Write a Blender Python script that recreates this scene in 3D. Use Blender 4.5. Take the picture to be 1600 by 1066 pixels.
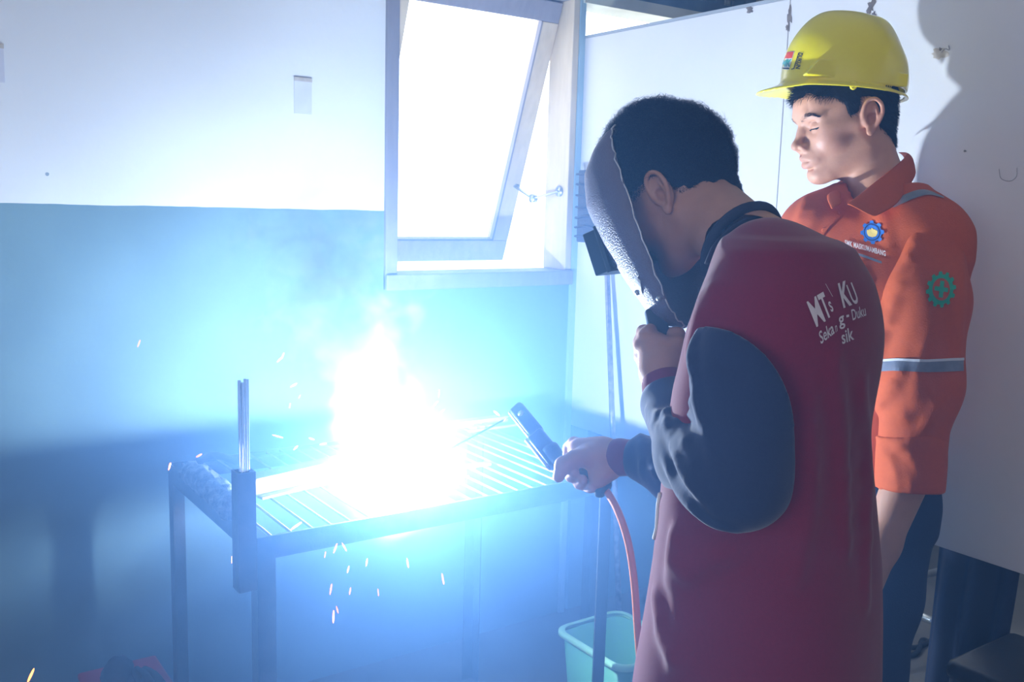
import bpy, bmesh, math, random
import numpy as np
from math import sin, cos, pi, radians
from mathutils import Vector, Matrix
from mathutils.bvhtree import BVHTree

for o in list(bpy.data.objects):
    bpy.data.objects.remove(o)
random.seed(7)
rng = np.random.RandomState(7)
S = bpy.context.scene
COL = S.collection

# ------------------------------------------------------------------ camera
FOC, YAW, PIT, ROL, CH = 1492.1, 0.61128962, 0.14478276, 0.02767678, 1.36
cF = np.array([sin(YAW) * cos(PIT), cos(YAW) * cos(PIT), -sin(PIT)])
cR = np.array([cos(YAW), -sin(YAW), 0.0])
cU = np.cross(cR, cF)
cR, cU = cR * cos(ROL) + cU * sin(ROL), cU * cos(ROL) - cR * sin(ROL)
CAM = np.array([0, 0, CH])
hR = np.array([cos(YAW), -sin(YAW), 0.0])      # horizontal right of the view
hF = np.array([sin(YAW), cos(YAW), 0.0])       # horizontal forward of the view
UP = np.array([0, 0, 1.0])
cd = bpy.data.cameras.new('camera')
cam = bpy.data.objects.new('camera', cd)
COL.objects.link(cam)
cd.sensor_width = 36.0
cd.lens = FOC * 36.0 / 1600.0
cd.clip_start = 0.02
m = Matrix(((cR[0], cU[0], -cF[0], CAM[0]), (cR[1], cU[1], -cF[1], CAM[1]), (cR[2], cU[2], -cF[2], CAM[2]), (0, 0, 0, 1)))
cam.matrix_world = m
S.camera = cam

def ray(x, y):
    return cF + (x - 800) / FOC * cR - (y - 533) / FOC * cU
def at(x, y, d):
    """point at pixel x, y of the photograph and depth d in metres"""
    return CAM + d * ray(x, y)
def on(x, y, ax, v):
    q = ray(x, y)
    return CAM + q * ((v - CAM[ax]) / q[ax])

# ------------------------------------------------------------------ world, lights, exposure
vs = S.view_settings
vs.view_transform = 'Standard'; vs.look = 'None'; vs.gamma = 1.0; vs.exposure = 0.1
vs.use_curve_mapping = False
W = bpy.data.worlds.new('daylight'); S.world = W; W.use_nodes = True
bg = W.node_tree.nodes['Background']
bg.inputs[0].default_value = (0.93, 0.97, 1.0, 1)
bg.inputs[1].default_value = 4.6

ARC = np.array([0.915, 1.725, 0.772])
def light(name, kind, loc, energy, color, **kw):
    l = bpy.data.lights.new(name, kind); l.energy = energy; l.color = color
    o = bpy.data.objects.new(name, l); COL.objects.link(o); o.location = loc
    for k, v in kw.items():
        setattr(l, k, v)
    return o
ARC_POWER = 480
light('arc_light', 'POINT', ARC + [0, 0, 0.012], ARC_POWER, (0.76, 0.89, 1.0), shadow_soft_size=0.02)
# added fill lamp behind the camera, no opening in the wall there
dl = light('back_fill', 'AREA', (-0.4, -1.85, 1.45), 8, (1.0, 0.90, 0.86), shape='RECTANGLE', size=1.6, size_y=1.7)
dl.rotation_euler = (radians(90), 0, radians(-20)); 
sl2 = light('side_fill', 'AREA', (-2.45, -0.35, 1.55), 40, (1.0, 0.96, 0.95), shape='RECTANGLE', size=1.5, size_y=1.3)  # added fill lamp to brighten the partition, no window on this side
sl2.rotation_euler = (radians(90), 0, radians(-90))
HAZE, HAZE_R = 0.62, 0.95
HAZE_COL = (0.20, 0.45, 1.0)
SM_A, SM_FADE, SM_R0, SM_SPREAD, SM_DX = 26.0, 3.5, 0.052, 0.34, -0.24
SM_BALL, GLARE_BALL_R = 26.0, 0.14

# ------------------------------------------------------------------ scene helpers
ORG = {}
def tag(o, label=None, cat=None, group=None, kind=None):
    if label: o['label'] = label
    if cat: o['category'] = cat
    if group: o['group'] = group
    if kind: o['kind'] = kind
    return o
def thing(name, label, cat, loc=(0, 0, 0), group=None, kind=None):
    o = bpy.data.objects.new(name, None); COL.objects.link(o)
    o.empty_display_size = 0.05
    o.location = loc
    ORG[o.name] = np.array(loc, float)
    return tag(o, label, cat, group, kind)
def obj(name, V, Fc, mat, parent=None, smooth=True, loc=None):
    """one mesh object from world-space vertices"""
    V = np.asarray(V, float).reshape(-1, 3)
    if parent is not None:
        org = ORG[parent.name]
    else:
        org = np.array(loc, float) if loc is not None else np.array([V[:, 0].mean(), V[:, 1].mean(), V[:, 2].min()])
    me = bpy.data.meshes.new(name)
    Fc = Fc.tolist() if isinstance(Fc, np.ndarray) else Fc
    me.from_pydata((V - org).tolist(), [], Fc)
    me.update()
    if smooth:
        me.polygons.foreach_set('use_smooth', [True] * len(me.polygons))
    if mat is not None:
        for mm in (mat if isinstance(mat, (list, tuple)) else [mat]):
            me.materials.append(mm)
    o = bpy.data.objects.new(name, me); COL.objects.link(o)
    if parent is not None:
        o.parent = parent; ORG[o.name] = org
    else:
        o.location = org; ORG[o.name] = org
    return o
class MB:
    """collects shapes into one mesh"""
    def __init__(s): s.V = []; s.F = []
    def add(s, V, F):
        n = len(s.V); s.V += [tuple(map(float, v)) for v in V]; s.F += [tuple(int(i) + n for i in f) for f in F]; return s
    def box(s, lo, hi, M=None, bev=0.0):
        lo = np.array(lo, float); hi = np.array(hi, float)
        bm = bmesh.new(); bmesh.ops.create_cube(bm, size=1)
        c = (lo + hi) / 2; d = hi - lo
        for v in bm.verts: v.co = Vector([c[i] + v.co[i] * d[i] for i in range(3)])
        if bev: bmesh.ops.bevel(bm, geom=bm.edges[:], offset=bev, segments=2, affect='EDGES', profile=0.5)
        bm.verts.index_update()
        V = np.array([v.co[:] for v in bm.verts]); F = [[v.index for v in f.verts] for f in bm.faces]; bm.free()
        if M is not None: V = V @ M[:, :3].T[:3] if M.shape == (3, 3) else V @ M[:3, :3].T + M[:3, 3]
        return s.add(V, F)
    def tube(s, pts, r, n=8, cap=True, flat=1.0, ref=(0, 0, 1)):
        pts = [np.array(p, float) for p in pts]; N = len(pts)
        rr = list(r) if hasattr(r, '__len__') else [r] * N
        V = []; F = []; prev = None
        for i, p in enumerate(pts):
            t = pts[min(i + 1, N - 1)] - pts[max(i - 1, 0)]; t = t / (np.linalg.norm(t) + 1e-9)
            a = np.array(ref, float) if prev is None else prev
            a = a - t * (a @ t)
            if np.linalg.norm(a) < 1e-4: a = np.array([1., 0, 0]) - t * t[0]
            a /= np.linalg.norm(a); prev = a; b = np.cross(t, a)
            for k in range(n):
                an = 2 * pi * k / n
                V.append(p + rr[i] * (cos(an) * a * flat + sin(an) * b))
        for i in range(N - 1):
            for k in range(n):
                F.append((i * n + k, i * n + (k + 1) % n, (i + 1) * n + (k + 1) % n, (i + 1) * n + k))
        if cap:
            F.append(tuple(range(n))[::-1]); F.append(tuple((N - 1) * n + k for k in range(n)))
        return s.add(V, F)
    def build(s, name, mat, parent=None, smooth=False, loc=None):
        return obj(name, s.V, s.F, mat, parent, smooth, loc)
def box(name, lo, hi, mat, parent=None, bev=0.0, M=None):
    return MB().box(lo, hi, M, bev).build(name, mat, parent)
def frame_mat(o, x, y, z):
    M = np.eye(4); M[:3, 0] = x; M[:3, 1] = y; M[:3, 2] = z; M[:3, 3] = o; return M
def unit(v): v = np.array(v, float); return v / np.linalg.norm(v)
def spline(pts, n=24):
    P = [np.array(p, float) for p in pts]; P = [2 * P[0] - P[1]] + P + [2 * P[-1] - P[-2]]
    out = []; m_ = len(P) - 3
    for i in range(n + 1):
        t = i / n * m_; k = min(int(t), m_ - 1); t -= k
        a, b, c, d = P[k:k + 4]
        out.append(0.5 * ((2 * b) + (c - a) * t + (2 * a - 5 * b + 4 * c - d) * t * t + (3 * b - a - 3 * c + d) * t ** 3))
    return out

# ------------------------------------------------------------------ materials
def mat(name, col, rough=0.7, metal=0.0, var=0.0, vscale=8.0, col2=None, bump=0.0, bscale=60.0, emit=None, estr=0.0,
        spec=0.4, sheen=0.0, attr=False, coat=0.0, sss=0.0, stretch=(1, 1, 1), detail=4.0):
    mt = bpy.data.materials.new(name); mt.use_nodes = True
    nt = mt.node_tree; N = nt.nodes; L = nt.links; b = N['Principled BSDF']
    b.inputs['Roughness'].default_value = rough; b.inputs['Metallic'].default_value = metal
    b.inputs['Specular IOR Level'].default_value = spec
    b.inputs['Base Color'].default_value = (*col, 1)
    if sheen:
        b.inputs['Sheen Weight'].default_value = sheen; b.inputs['Sheen Roughness'].default_value = 0.4
    if coat: b.inputs['Coat Weight'].default_value = coat; b.inputs['Coat Roughness'].default_value = 0.12
    if sss:
        b.inputs['Subsurface Weight'].default_value = sss; b.inputs['Subsurface Radius'].default_value = (0.012, 0.004, 0.002)
        b.inputs['Subsurface Scale'].default_value = 0.6
    tc = N.new('ShaderNodeTexCoord'); mp = N.new('ShaderNodeMapping'); L.new(tc.outputs['Object'], mp.inputs[0])
    mp.inputs['Scale'].default_value = stretch
    src = None
    if attr:
        at_ = N.new('ShaderNodeVertexColor'); at_.layer_name = 'Col'; src = at_.outputs[0]
    if var:
        nz = N.new('ShaderNodeTexNoise'); nz.inputs['Scale'].default_value = vscale; nz.inputs['Detail'].default_value = detail
        L.new(mp.outputs[0], nz.inputs[0])
        rp = N.new('ShaderNodeMapRange'); rp.inputs[1].default_value = 0.35; rp.inputs[2].default_value = 0.68
        L.new(nz.outputs[0], rp.inputs[0])
        mx = N.new('ShaderNodeMix'); mx.data_type = 'RGBA'
        ml = N.new('ShaderNodeMath'); ml.operation = 'MULTIPLY'; ml.inputs[1].default_value = var
        L.new(rp.outputs[0], ml.inputs[0]); L.new(ml.outputs[0], mx.inputs[0])
        if src: L.new(src, mx.inputs[6])
        else: mx.inputs[6].default_value = (*col, 1)
        mx.inputs[7].default_value = (*(col2 or tuple(c * 0.5 for c in col)), 1)
        src = mx.outputs[2]
    if src: L.new(src, b.inputs['Base Color'])
    if bump:
        n2 = N.new('ShaderNodeTexNoise'); n2.inputs['Scale'].default_value = bscale; n2.inputs['Detail'].default_value = 3
        L.new(mp.outputs[0], n2.inputs[0]); bp = N.new('ShaderNodeBump'); bp.inputs['Strength'].default_value = bump
        bp.inputs['Distance'].default_value = 0.004
        L.new(n2.outputs[0], bp.inputs['Height']); L.new(bp.outputs[0], b.inputs['Normal'])
    if emit:
        b.inputs['Emission Color'].default_value = (*emit, 1); b.inputs['Emission Strength'].default_value = estr
    return mt

def wall_paint():
    mt = mat('two_tone_wall_paint', (0.86, 0.87, 0.88), 0.75, bump=0.25, bscale=35)
    nt = mt.node_tree; N = nt.nodes; L = nt.links; b = N['Principled BSDF']
    g = N.new('ShaderNodeNewGeometry'); sp = N.new('ShaderNodeSeparateXYZ'); L.new(g.outputs['Position'], sp.inputs[0])
    nz = N.new('ShaderNodeTexNoise'); nz.inputs['Scale'].default_value = 9; L.new(g.outputs['Position'], nz.inputs[0])
    a = N.new('ShaderNodeMath'); a.operation = 'MULTIPLY_ADD'; a.inputs[1].default_value = 0.006; L.new(nz.outputs[0], a.inputs[0])
    L.new(sp.outputs[2], a.inputs[2])
    c = N.new('ShaderNodeMath'); c.operation = 'GREATER_THAN'; c.inputs[1].default_value = 1.329; L.new(a.outputs[0], c.inputs[0])
    # worn lower paint
    n2 = N.new('ShaderNodeTexNoise'); n2.inputs['Scale'].default_value = 3.5; n2.inputs['Detail'].default_value = 7; L.new(g.outputs['Position'], n2.inputs[0])
    r2 = N.new('ShaderNodeMapRange'); r2.inputs[1].default_value = 0.38; r2.inputs[2].default_value = 0.7; L.new(n2.outputs[0], r2.inputs[0])
    m1 = N.new('ShaderNodeMix'); m1.data_type = 'RGBA'; L.new(r2.outputs[0], m1.inputs[0])
    m1.inputs[6].default_value = (0.18, 0.30, 0.345, 1); m1.inputs[7].default_value = (0.145, 0.25, 0.30, 1)
    mx = N.new('ShaderNodeMix'); mx.data_type = 'RGBA'; L.new(c.outputs[0], mx.inputs[0])
    L.new(m1.outputs[2], mx.inputs[6]); mx.inputs[7].default_value = (0.84, 0.85, 0.86, 1)
    # small dark chips and specks
    vo = N.new('ShaderNodeTexVoronoi'); vo.inputs['Scale'].default_value = 6.5; L.new(g.outputs['Position'], vo.inputs[0])
    lt = N.new('ShaderNodeMath'); lt.operation = 'LESS_THAN'; lt.inputs[1].default_value = 0.028; L.new(vo.outputs['Distance'], lt.inputs[0])
    m3 = N.new('ShaderNodeMix'); m3.data_type = 'RGBA'; L.new(lt.outputs[0], m3.inputs[0]); L.new(mx.outputs[2], m3.inputs[6])
    m3.inputs[7].default_value = (0.30, 0.36, 0.42, 1)
    L.new(m3.outputs[2], b.inputs['Base Color'])
    return mt
M = {}
M['wall'] = wall_paint()
M['plain_wall'] = mat('grey_white_plaster', (0.62, 0.62, 0.62), 0.8, var=0.4, vscale=2, col2=(0.4, 0.4, 0.42))
M['floor'] = mat('worn_concrete', (0.20, 0.19, 0.18), 0.7, var=0.7, vscale=4, col2=(0.11, 0.105, 0.10), bump=0.3, bscale=30)
M['ceiling'] = mat('ceiling_boards', (0.6, 0.59, 0.57), 0.8, var=0.3, vscale=3)
M['board'] = mat('white_laminate_board', (0.70, 0.69, 0.72), 0.55, var=0.35, vscale=3, col2=(0.60, 0.59, 0.63), bump=0.05, bscale=90)
M['board_edge'] = mat('board_edge_strip', (0.35, 0.38, 0.42), 0.6)
M['stain'] = mat('brown_stain', (0.12, 0.10, 0.10), 0.8, var=0.6, vscale=40, col2=(0.3, 0.25, 0.22))
M['stain_pale'] = mat('pale_glue_stain', (0.62, 0.57, 0.5), 0.8, var=0.8, vscale=60, col2=(0.42, 0.35, 0.3))
M['pencil'] = mat('pencil_line', (0.33, 0.33, 0.38), 0.7)
M['frame'] = mat('window_frame_grey_wood', (0.30, 0.28, 0.31), 0.6, var=0.5, vscale=10, col2=(0.23, 0.21, 0.23), bump=0.1, bscale=40, stretch=(6, 6, 0.7))
M['sash'] = mat('sash_cream_wood', (0.66, 0.55, 0.40), 0.6, var=0.6, vscale=12, col2=(0.52, 0.42, 0.29), bump=0.1, bscale=40, stretch=(5, 5, 0.8))
M['post'] = mat('blue_painted_post', (0.36, 0.50, 0.58), 0.6, var=0.4, vscale=8, col2=(0.30, 0.42, 0.5))
M['beam'] = mat('pale_wooden_beam', (0.60, 0.60, 0.48), 0.7, var=0.6, vscale=9, col2=(0.40, 0.40, 0.30))
M['dark_wood'] = mat('dark_weathered_wood', (0.09, 0.12, 0.14), 0.8, var=0.7, vscale=14, col2=(0.04, 0.05, 0.06))
M['wire'] = mat('rusty_mesh_wire', (0.25, 0.22, 0.18), 0.6, 0.5)
M['alu'] = mat('grey_metal_stay', (0.45, 0.48, 0.5), 0.4, 0.8)
M['steel'] = mat('dark_angle_steel', (0.035, 0.04, 0.05), 0.55, 0.6, var=0.7, vscale=20, col2=(0.09, 0.07, 0.06), bump=0.2, bscale=120)
M['bar'] = mat('bare_grating_bar', (0.20, 0.13, 0.12), 0.55, 0.3, var=0.6, vscale=30, col2=(0.10, 0.06, 0.05))
M['rust'] = mat('rusty_workpiece_steel', (0.13, 0.060, 0.050), 0.75, 0.1, var=0.8, vscale=25, col2=(0.06, 0.03, 0.025), bump=0.3, bscale=150)
M['slag'] = mat('slag_crusted_steel', (0.05, 0.055, 0.07), 0.5, 0.5, var=0.9, vscale=60, col2=(0.22, 0.2, 0.2), bump=0.9, bscale=160)
M['chrome'] = mat('shiny_bare_rod', (0.85, 0.88, 0.9), 0.12, 1.0)
M['rod'] = mat('electrode_flux', (0.34, 0.26, 0.23), 0.6)
M['pole'] = mat('scuffed_metal_pole', (0.24, 0.21, 0.24), 0.45, 0.7, var=0.8, vscale=50, col2=(0.5, 0.45, 0.45))
M['foil'] = mat('crinkled_dark_tape', (0.016, 0.014, 0.025), 0.45, 0.0, var=0.5, vscale=30, col2=(0.05, 0.045, 0.065), bump=0.8, bscale=70)
M['jaw'] = mat('brass_grey_jaw', (0.42, 0.37, 0.40), 0.35, 0.9, var=0.5, vscale=40)
M['black_plastic'] = mat('black_plastic', (0.02, 0.023, 0.03), 0.45, bump=0.1, bscale=120)
M['black_rubber'] = mat('black_rubber', (0.015, 0.017, 0.022), 0.6)
M['cable'] = mat('orange_cable_sheath', (0.62, 0.17, 0.05), 0.45)
M['shield'] = mat('grey_moulded_shield', (0.13, 0.11, 0.15), 0.42, var=0.5, vscale=16, col2=(0.09, 0.075, 0.10), bump=0.5, bscale=420, spec=0.6)
M['shield_in'] = mat('dark_shield_box', (0.015, 0.03, 0.035), 0.5)
M['lens'] = mat('dark_lens_glass', (0.01, 0.03, 0.02), 0.08, spec=0.9)
M['tag'] = mat('worn_silver_tag', (0.62, 0.60, 0.58), 0.35, 0.4, var=0.6, vscale=60)
M['skin'] = mat('skin', (0.46, 0.25, 0.17), 0.5, attr=True, var=0.22, vscale=45, col2=(0.30, 0.14, 0.09), bump=0.08, bscale=240, sss=0.12)
M['hair'] = mat('black_hair', (0.010, 0.010, 0.014), 0.75, spec=0.15)
M['maroon'] = mat('maroon_sweatshirt_fleece', (0.19, 0.012, 0.040), 0.95, var=0.3, vscale=260, col2=(0.13, 0.009, 0.032), bump=0.12, bscale=800, sheen=0.25)
M['navy'] = mat('navy_sweatshirt_fleece', (0.020, 0.034, 0.095), 0.95, var=0.3, vscale=260, col2=(0.03, 0.045, 0.11), bump=0.12, bscale=800, sheen=0.3)
M['navy_rib'] = mat('dark_navy_ribbing', (0.02, 0.022, 0.045), 0.9, bump=0.2, bscale=300)
M['print'] = mat('grey_white_print', (0.62, 0.56, 0.60), 0.85, var=0.4, vscale=90, col2=(0.45, 0.38, 0.43))
M['orange'] = mat('orange_work_cloth', (0.52, 0.088, 0.018), 0.85, var=0.3, vscale=120, col2=(0.41, 0.062, 0.014), bump=0.2, bscale=380)
M['reflect'] = mat('grey_reflective_band', (0.22, 0.24, 0.30), 0.35, 0.3, var=0.5, vscale=60)
M['reflect_edge'] = mat('pale_band_edging', (0.62, 0.62, 0.64), 0.5)
M['trouser'] = mat('navy_trouser_cloth', (0.018, 0.03, 0.075), 0.9, bump=0.15, bscale=300)
M['helmet'] = mat('yellow_helmet_plastic', (0.92, 0.76, 0.01), 0.28, spec=0.5, coat=0.5, bump=0.02, bscale=300)
M['green_plastic'] = mat('green_bin_plastic', (0.16, 0.50, 0.30), 0.45)
M['green_rim'] = mat('pale_green_rim_plastic', (0.38, 0.72, 0.42), 0.4)
M['red'] = mat('red_plastic', (0.55, 0.04, 0.06), 0.5)
M['glove'] = mat('dark_leather', (0.05, 0.05, 0.06), 0.7, bump=0.5, bscale=80)
M['cloth_dark'] = mat('dark_navy_tarpaulin', (0.018, 0.027, 0.06), 0.8, bump=0.2, bscale=60)
M['paper'] = mat('faded_paper_label', (0.74, 0.75, 0.83), 0.8, var=0.3, vscale=20)
M['white_paint'] = mat('white_emblem_thread', (0.85, 0.82, 0.8), 0.8)
M['emblem_blue'] = mat('blue_emblem_thread', (0.03, 0.17, 0.55), 0.7)
M['emblem_dark'] = mat('dark_emblem_line', (0.02, 0.04, 0.12), 0.8)
M['emblem_yellow'] = mat('yellow_emblem_thread', (0.80, 0.62, 0.18), 0.7)
M['emblem_green'] = mat('green_emblem_thread', (0.03, 0.36, 0.20), 0.7)
M['sticker_white'] = mat('sticker_white', (0.85, 0.85, 0.8), 0.3)
M['sticker_red'] = mat('sticker_red', (0.7, 0.06, 0.04), 0.3)
M['sticker_teal'] = mat('sticker_teal', (0.03, 0.3, 0.28), 0.3)
M['ink'] = mat('dark_ink', (0.03, 0.04, 0.05), 0.5)
M['spark'] = mat('glowing_spark', (1, 0.4, 0.1), 0.5, emit=(1.0, 0.15, 0.01), estr=5)
M['spark_hot'] = mat('white_hot_spark', (1, 0.6, 0.3), 0.5, emit=(1.0, 0.26, 0.04), estr=8)
M['eye_white'] = mat('eye_white', (0.55, 0.5, 0.47), 0.3)
M['iris'] = mat('dark_iris', (0.02, 0.012, 0.01), 0.2)
M['arc'] = mat('burning_arc', (1, 1, 1), 0.5, emit=(0.75, 0.9, 1.0), estr=120)
def glass():
    mt = bpy.data.materials.new('window_glass'); mt.use_nodes = True
    N = mt.node_tree.nodes; L = mt.node_tree.links
    for n in list(N): N.remove(n)
    t = N.new('ShaderNodeBsdfTransparent'); g = N.new('ShaderNodeBsdfGlossy'); g.inputs['Roughness'].default_value = 0.02
    mx = N.new('ShaderNodeMixShader'); mx.inputs[0].default_value = 0.06; o = N.new('ShaderNodeOutputMaterial')
    L.new(t.outputs[0], mx.inputs[1]); L.new(g.outputs[0], mx.inputs[2]); L.new(mx.outputs[0], o.inputs[0])
    return mt
M['glass'] = glass()

# ================================================================== THE ROOM
YW = 2.392            # window wall plane
XP = 1.913            # partition plane
def struct(name, lo, hi, m_, label, bev=0.0):
    o = box(name, lo, hi, m_, bev=bev); return tag(o, label, None, None, 'structure')
FRL, FRR = 1.232, 1.892      # outer edges of the window frame
wb = MB()
wb.box((-2.6, YW, 0), (FRL, YW + 0.11, 2.9))
wb.box((FRL, YW, 0), (FRR, YW + 0.11, 1.105))
wb.box((FRL, YW, 2.06), (2.30, YW + 0.11, 2.9))
wb.box((1.935, YW, 0), (4.4, YW + 0.11, 1.105))
wb.box((2.30, YW, 2.30), (4.4, YW + 0.11, 2.9))
wb.box((3.35, YW, 1.105), (4.4, YW + 0.11, 2.30))
o = wb.build('wall_back', M['wall']); tag(o, 'window wall painted white above and teal blue below', None, None, 'structure')
struct('floor', (-2.6, -2.1, -0.08), (4.4, 2.5, 0), M['floor'], 'worn grey concrete floor')
struct('ceiling', (-2.6, -2.1, 2.9), (4.4, 2.5, 2.96), M['ceiling'], 'dim boarded ceiling')
struct('wall_left', (-2.68, -2.1, 0), (-2.6, 2.5, 2.9), M['plain_wall'], 'grey plaster wall')
struct('wall_right', (4.4, -2.1, 0), (4.48, 2.5, 2.9), M['plain_wall'], 'grey plaster wall beyond the partition')
struct('wall_front', (-2.6, -2.18, 0), (4.4, -2.1, 2.9), M['plain_wall'], 'grey plaster wall behind the photographer')
struct('trim_1', (FRR, YW - 0.012, 0), (1.9125, YW + 0.12, 2.06), M['post'], 'pale blue post between window and partition')
struct('trim_2', (1.9125, YW + 0.03, 0), (1.935, YW + 0.12, 2.06), M['post'], 'blue post edge behind the partition')
struct('trim_3', (1.9, YW - 0.02, 1.968), (4.35, YW + 0.09, 2.004), M['beam'], 'pale wooden lintel above the white opening')
struct('trim_4', (FRL - 0.02, YW - 0.01, 2.004), (4.35, YW + 0.11, 2.045), M['dark_wood'], 'dark weathered timber above the lintel')
for i, x in enumerate((2.30, 2.52, 2.68, 2.86, 3.05, 3.25)):
    struct('trim_%d' % (5 + i), (x - (0.05 if i != 1 else 0.03), YW, 2.045), (x + 0.005, YW + 0.08, 2.30), M['dark_wood'], 'dark timber stud between the mesh vents')
# mesh vents above the lintel
for i, (x0, x1) in enumerate(((2.305, 2.49), (2.525, 2.63), (2.685, 2.81), (2.865, 3.0))):
    v = thing('vent_mesh', ['wire mesh vent nearest the window, above the lintel', 'second wire mesh vent above the lintel, over the partition edge',
              'third wire mesh vent above the lintel, touching the partition top', 'fourth wire mesh vent above the lintel, behind the helmet side'][i], 'vent', (x0, YW + 0.05, 2.045), 'wire mesh vents above the lintel')
    w = MB()
    x = x0
    while x < x1:
        w.tube([(x, YW + 0.05, 2.045), (x, YW + 0.05, 2.3)], 0.0011, 4); x += 0.016
    z = 2.05
    while z < 2.3:
        w.tube([(x0, YW + 0.052, z), (x1, YW + 0.052, z)], 0.0011, 4); z += 0.016
    o = w.build('wire_mesh', M['wire'], v); o['kind'] = 'stuff'
    box('backing_slat', (x0, YW + 0.07, 2.045), (x1, YW + 0.078, 2.3), M['beam'], v)

# window 1: fixed frame
wf = thing('window_1', 'timber window frame with an open sash', None, (1.56, YW, 1.105), kind='structure')
wf['kind'] = 'structure'
D0, D1 = YW - 0.012, YW + 0.11
box('jamb', (FRL, D0, 1.105), (1.270, D1, 2.06), M['frame'], wf, 0.003)
box('jamb', (1.868, D0 + 0.004, 1.150), (FRR, D1, 2.0), M['sash'], wf, 0.003)
box('sill', (FRL, D0 - 0.01, 1.105), (FRR + 0.0, D1, 1.150), M['frame'], wf, 0.004)
box('head', (FRL, D0, 1.975), (FRR, D1, 2.06), M['frame'], wf, 0.003)
# opened awning sash, hinged at the top
hinge = np.array([0, YW + 0.055, 1.975])
bot = np.array([0, 2.742, 1.165])
sd = unit(bot - hinge); sl = np.linalg.norm(bot - hinge); sn = np.cross([1, 0, 0], sd)
SM = frame_mat(hinge, (1, 0, 0), sn, sd)
sx0, sx1, rw = 1.276, 1.862, 0.062
sash = thing('awning_window', 'cream wooden awning sash swung outwards from its top hinges', 'window', (1.57, YW + 0.05, 1.15))
box('rail', (sx0, -0.018, 0), (sx1, 0.018, rw), M['frame'], sash, 0.003, SM)
box('rail', (sx0, -0.018, sl - 0.075), (sx1, 0.018, sl), M['sash'], sash, 0.003, SM)
box('stile', (sx0, -0.018, rw), (sx0 + rw, 0.018, sl - 0.075), M['sash'], sash, 0.003, SM)
box('stile', (sx1 - rw, -0.018, rw), (sx1, 0.018, sl - 0.075), M['sash'], sash, 0.003, SM)
box('glazing_bead', (sx1 - rw - 0.006, -0.022, rw), (sx1 - rw, -0.006, sl - 0.075), M['frame'], sash, 0, SM)
box('glazing_bead', (sx0 + rw, -0.022, sl - 0.081), (sx1 - rw, -0.006, sl - 0.075), M['frame'], sash, 0, SM)
box('pane', (sx0 + rw - 0.004, -0.003, rw - 0.004), (sx1 - rw + 0.004, 0.003, sl - 0.071), M['glass'], sash, 0, SM)
# stay arm
stay = thing('window_stay', 'grey metal folding stay between the sash and the frame', 'hardware', tuple(at(835, 303, 3.0)))
pA = on(803, 290, 0, 1.842); pC = on(874, 299, 0, 1.866); pB = (pA + pC) / 2 + np.array([-0.01, 0, -0.033])
MB().tube([pA, pB], 0.010, 8, flat=0.35).build('arm', M['alu'], stay)
MB().tube([pB, pC], 0.010, 8, flat=0.35).build('arm', M['alu'], stay)
MB().tube([pB - [0.008, 0, 0], pB + [0.008, 0, 0]], 0.014, 14).build('pivot', M['alu'], stay, True)
MB().tube([pC - [0.004, 0, 0], pC + [0.006, 0, 0]], 0.017, 14).build('mounting_plate', M['alu'], stay, True)
MB().tube([pA - [0.004, 0, 0], pA + [0.012, 0, 0]], 0.013, 14).build('mounting_plate', M['alu'], stay, True)
# second window beyond the partition
w2 = thing('window_2', 'white daylight opening beyond the partition', None, (2.6, YW, 1.105), kind='structure')
box('mullion', (2.62, YW + 0.02, 1.105), (2.66, YW + 0.08, 1.968), M['frame'], w2)
box('sill', (1.935, YW - 0.01, 1.105), (3.35, YW + 0.11, 1.13), M['frame'], w2)

# paper notes on the wall
for (x0, y0, x1, y1, lb) in ((460, 124, 487, 177, 'faded paper label stuck on the white wall left of the window'),
                             (-30, 70, 5, 126, 'pale paper scrap on the white wall at the far left edge')):
    a = on(x0, y1, 1, YW - 0.002); b = on(x1, y0, 1, YW - 0.002)
    n = thing('paper_label', lb, 'paper', (a[0], YW, a[2]))
    box('sheet', (a[0], YW - 0.0025, a[2]), (b[0], YW - 0.0005, b[2]), M['paper'], n)
    box('tape', (a[0] - 0.001, YW - 0.0035, b[2] - 0.008), (b[0] + 0.001, YW - 0.0024, b[2] + 0.002), M['stain_pale'], n)

# ---- partition of white boards
part = thing('partition', 'white laminate board partition raised off the floor on steel posts', 'partition', (XP, 1.6, 0))
zb, zt = 0.644, 1.864
for i, (y0, y1) in enumerate(((1.5985, 2.385), (0.39, 1.5965), (-0.83, 0.388))):
    box('board', (XP, y0, zb), (XP + 0.018, y1, zt), M['board'], part, 0.0015)
box('edge_strip', (XP - 0.002, -0.83, zt), (XP + 0.02, 2.385, zt + 0.008), M['board_edge'], part)
for y in (2.30, 0.72, -0.6):
    box('post', (XP + 0.019, y - 0.02, 0), (XP + 0.055, y + 0.02, zt), M['steel'], part, 0.003)
def blob(px, py, rx, ry, mt, name, par, seed=0, n=18, jag=0.35):
    r_ = random.Random(seed); V = [on(px, py, 0, XP - 0.0012)]
    for k in range(n):
        a = 2 * pi * k / n; q = 1 + jag * (r_.random() - 0.5) * 2
        V.append(on(px + rx * q * cos(a), py + ry * q * sin(a), 0, XP - 0.0008))
    obj(name, V, [(0, k + 1, (k + 1) % n + 1) for k in range(n)], mt, par, False)
blob(1171, 15, 5, 6, M['stain'], 'chip', part, 1)
blob(1233, 28, 3, 16, M['stain'], 'chip', part, 2, jag=0.6)
blob(1230, 44, 2.4, 5, M['stain'], 'chip', part, 3)
blob(1361, 10, 6, 14, M['stain'], 'chip', part, 4, jag=0.7)
blob(1366, 23, 3, 6, M['stain'], 'chip', part, 5, jag=0.6)
blob(1469, 84, 12, 9, M['stain_pale'], 'glue_blot', part, 6)
blob(1469, 78, 3, 4, M['stain'], 'nail_hole', part, 7)
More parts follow.
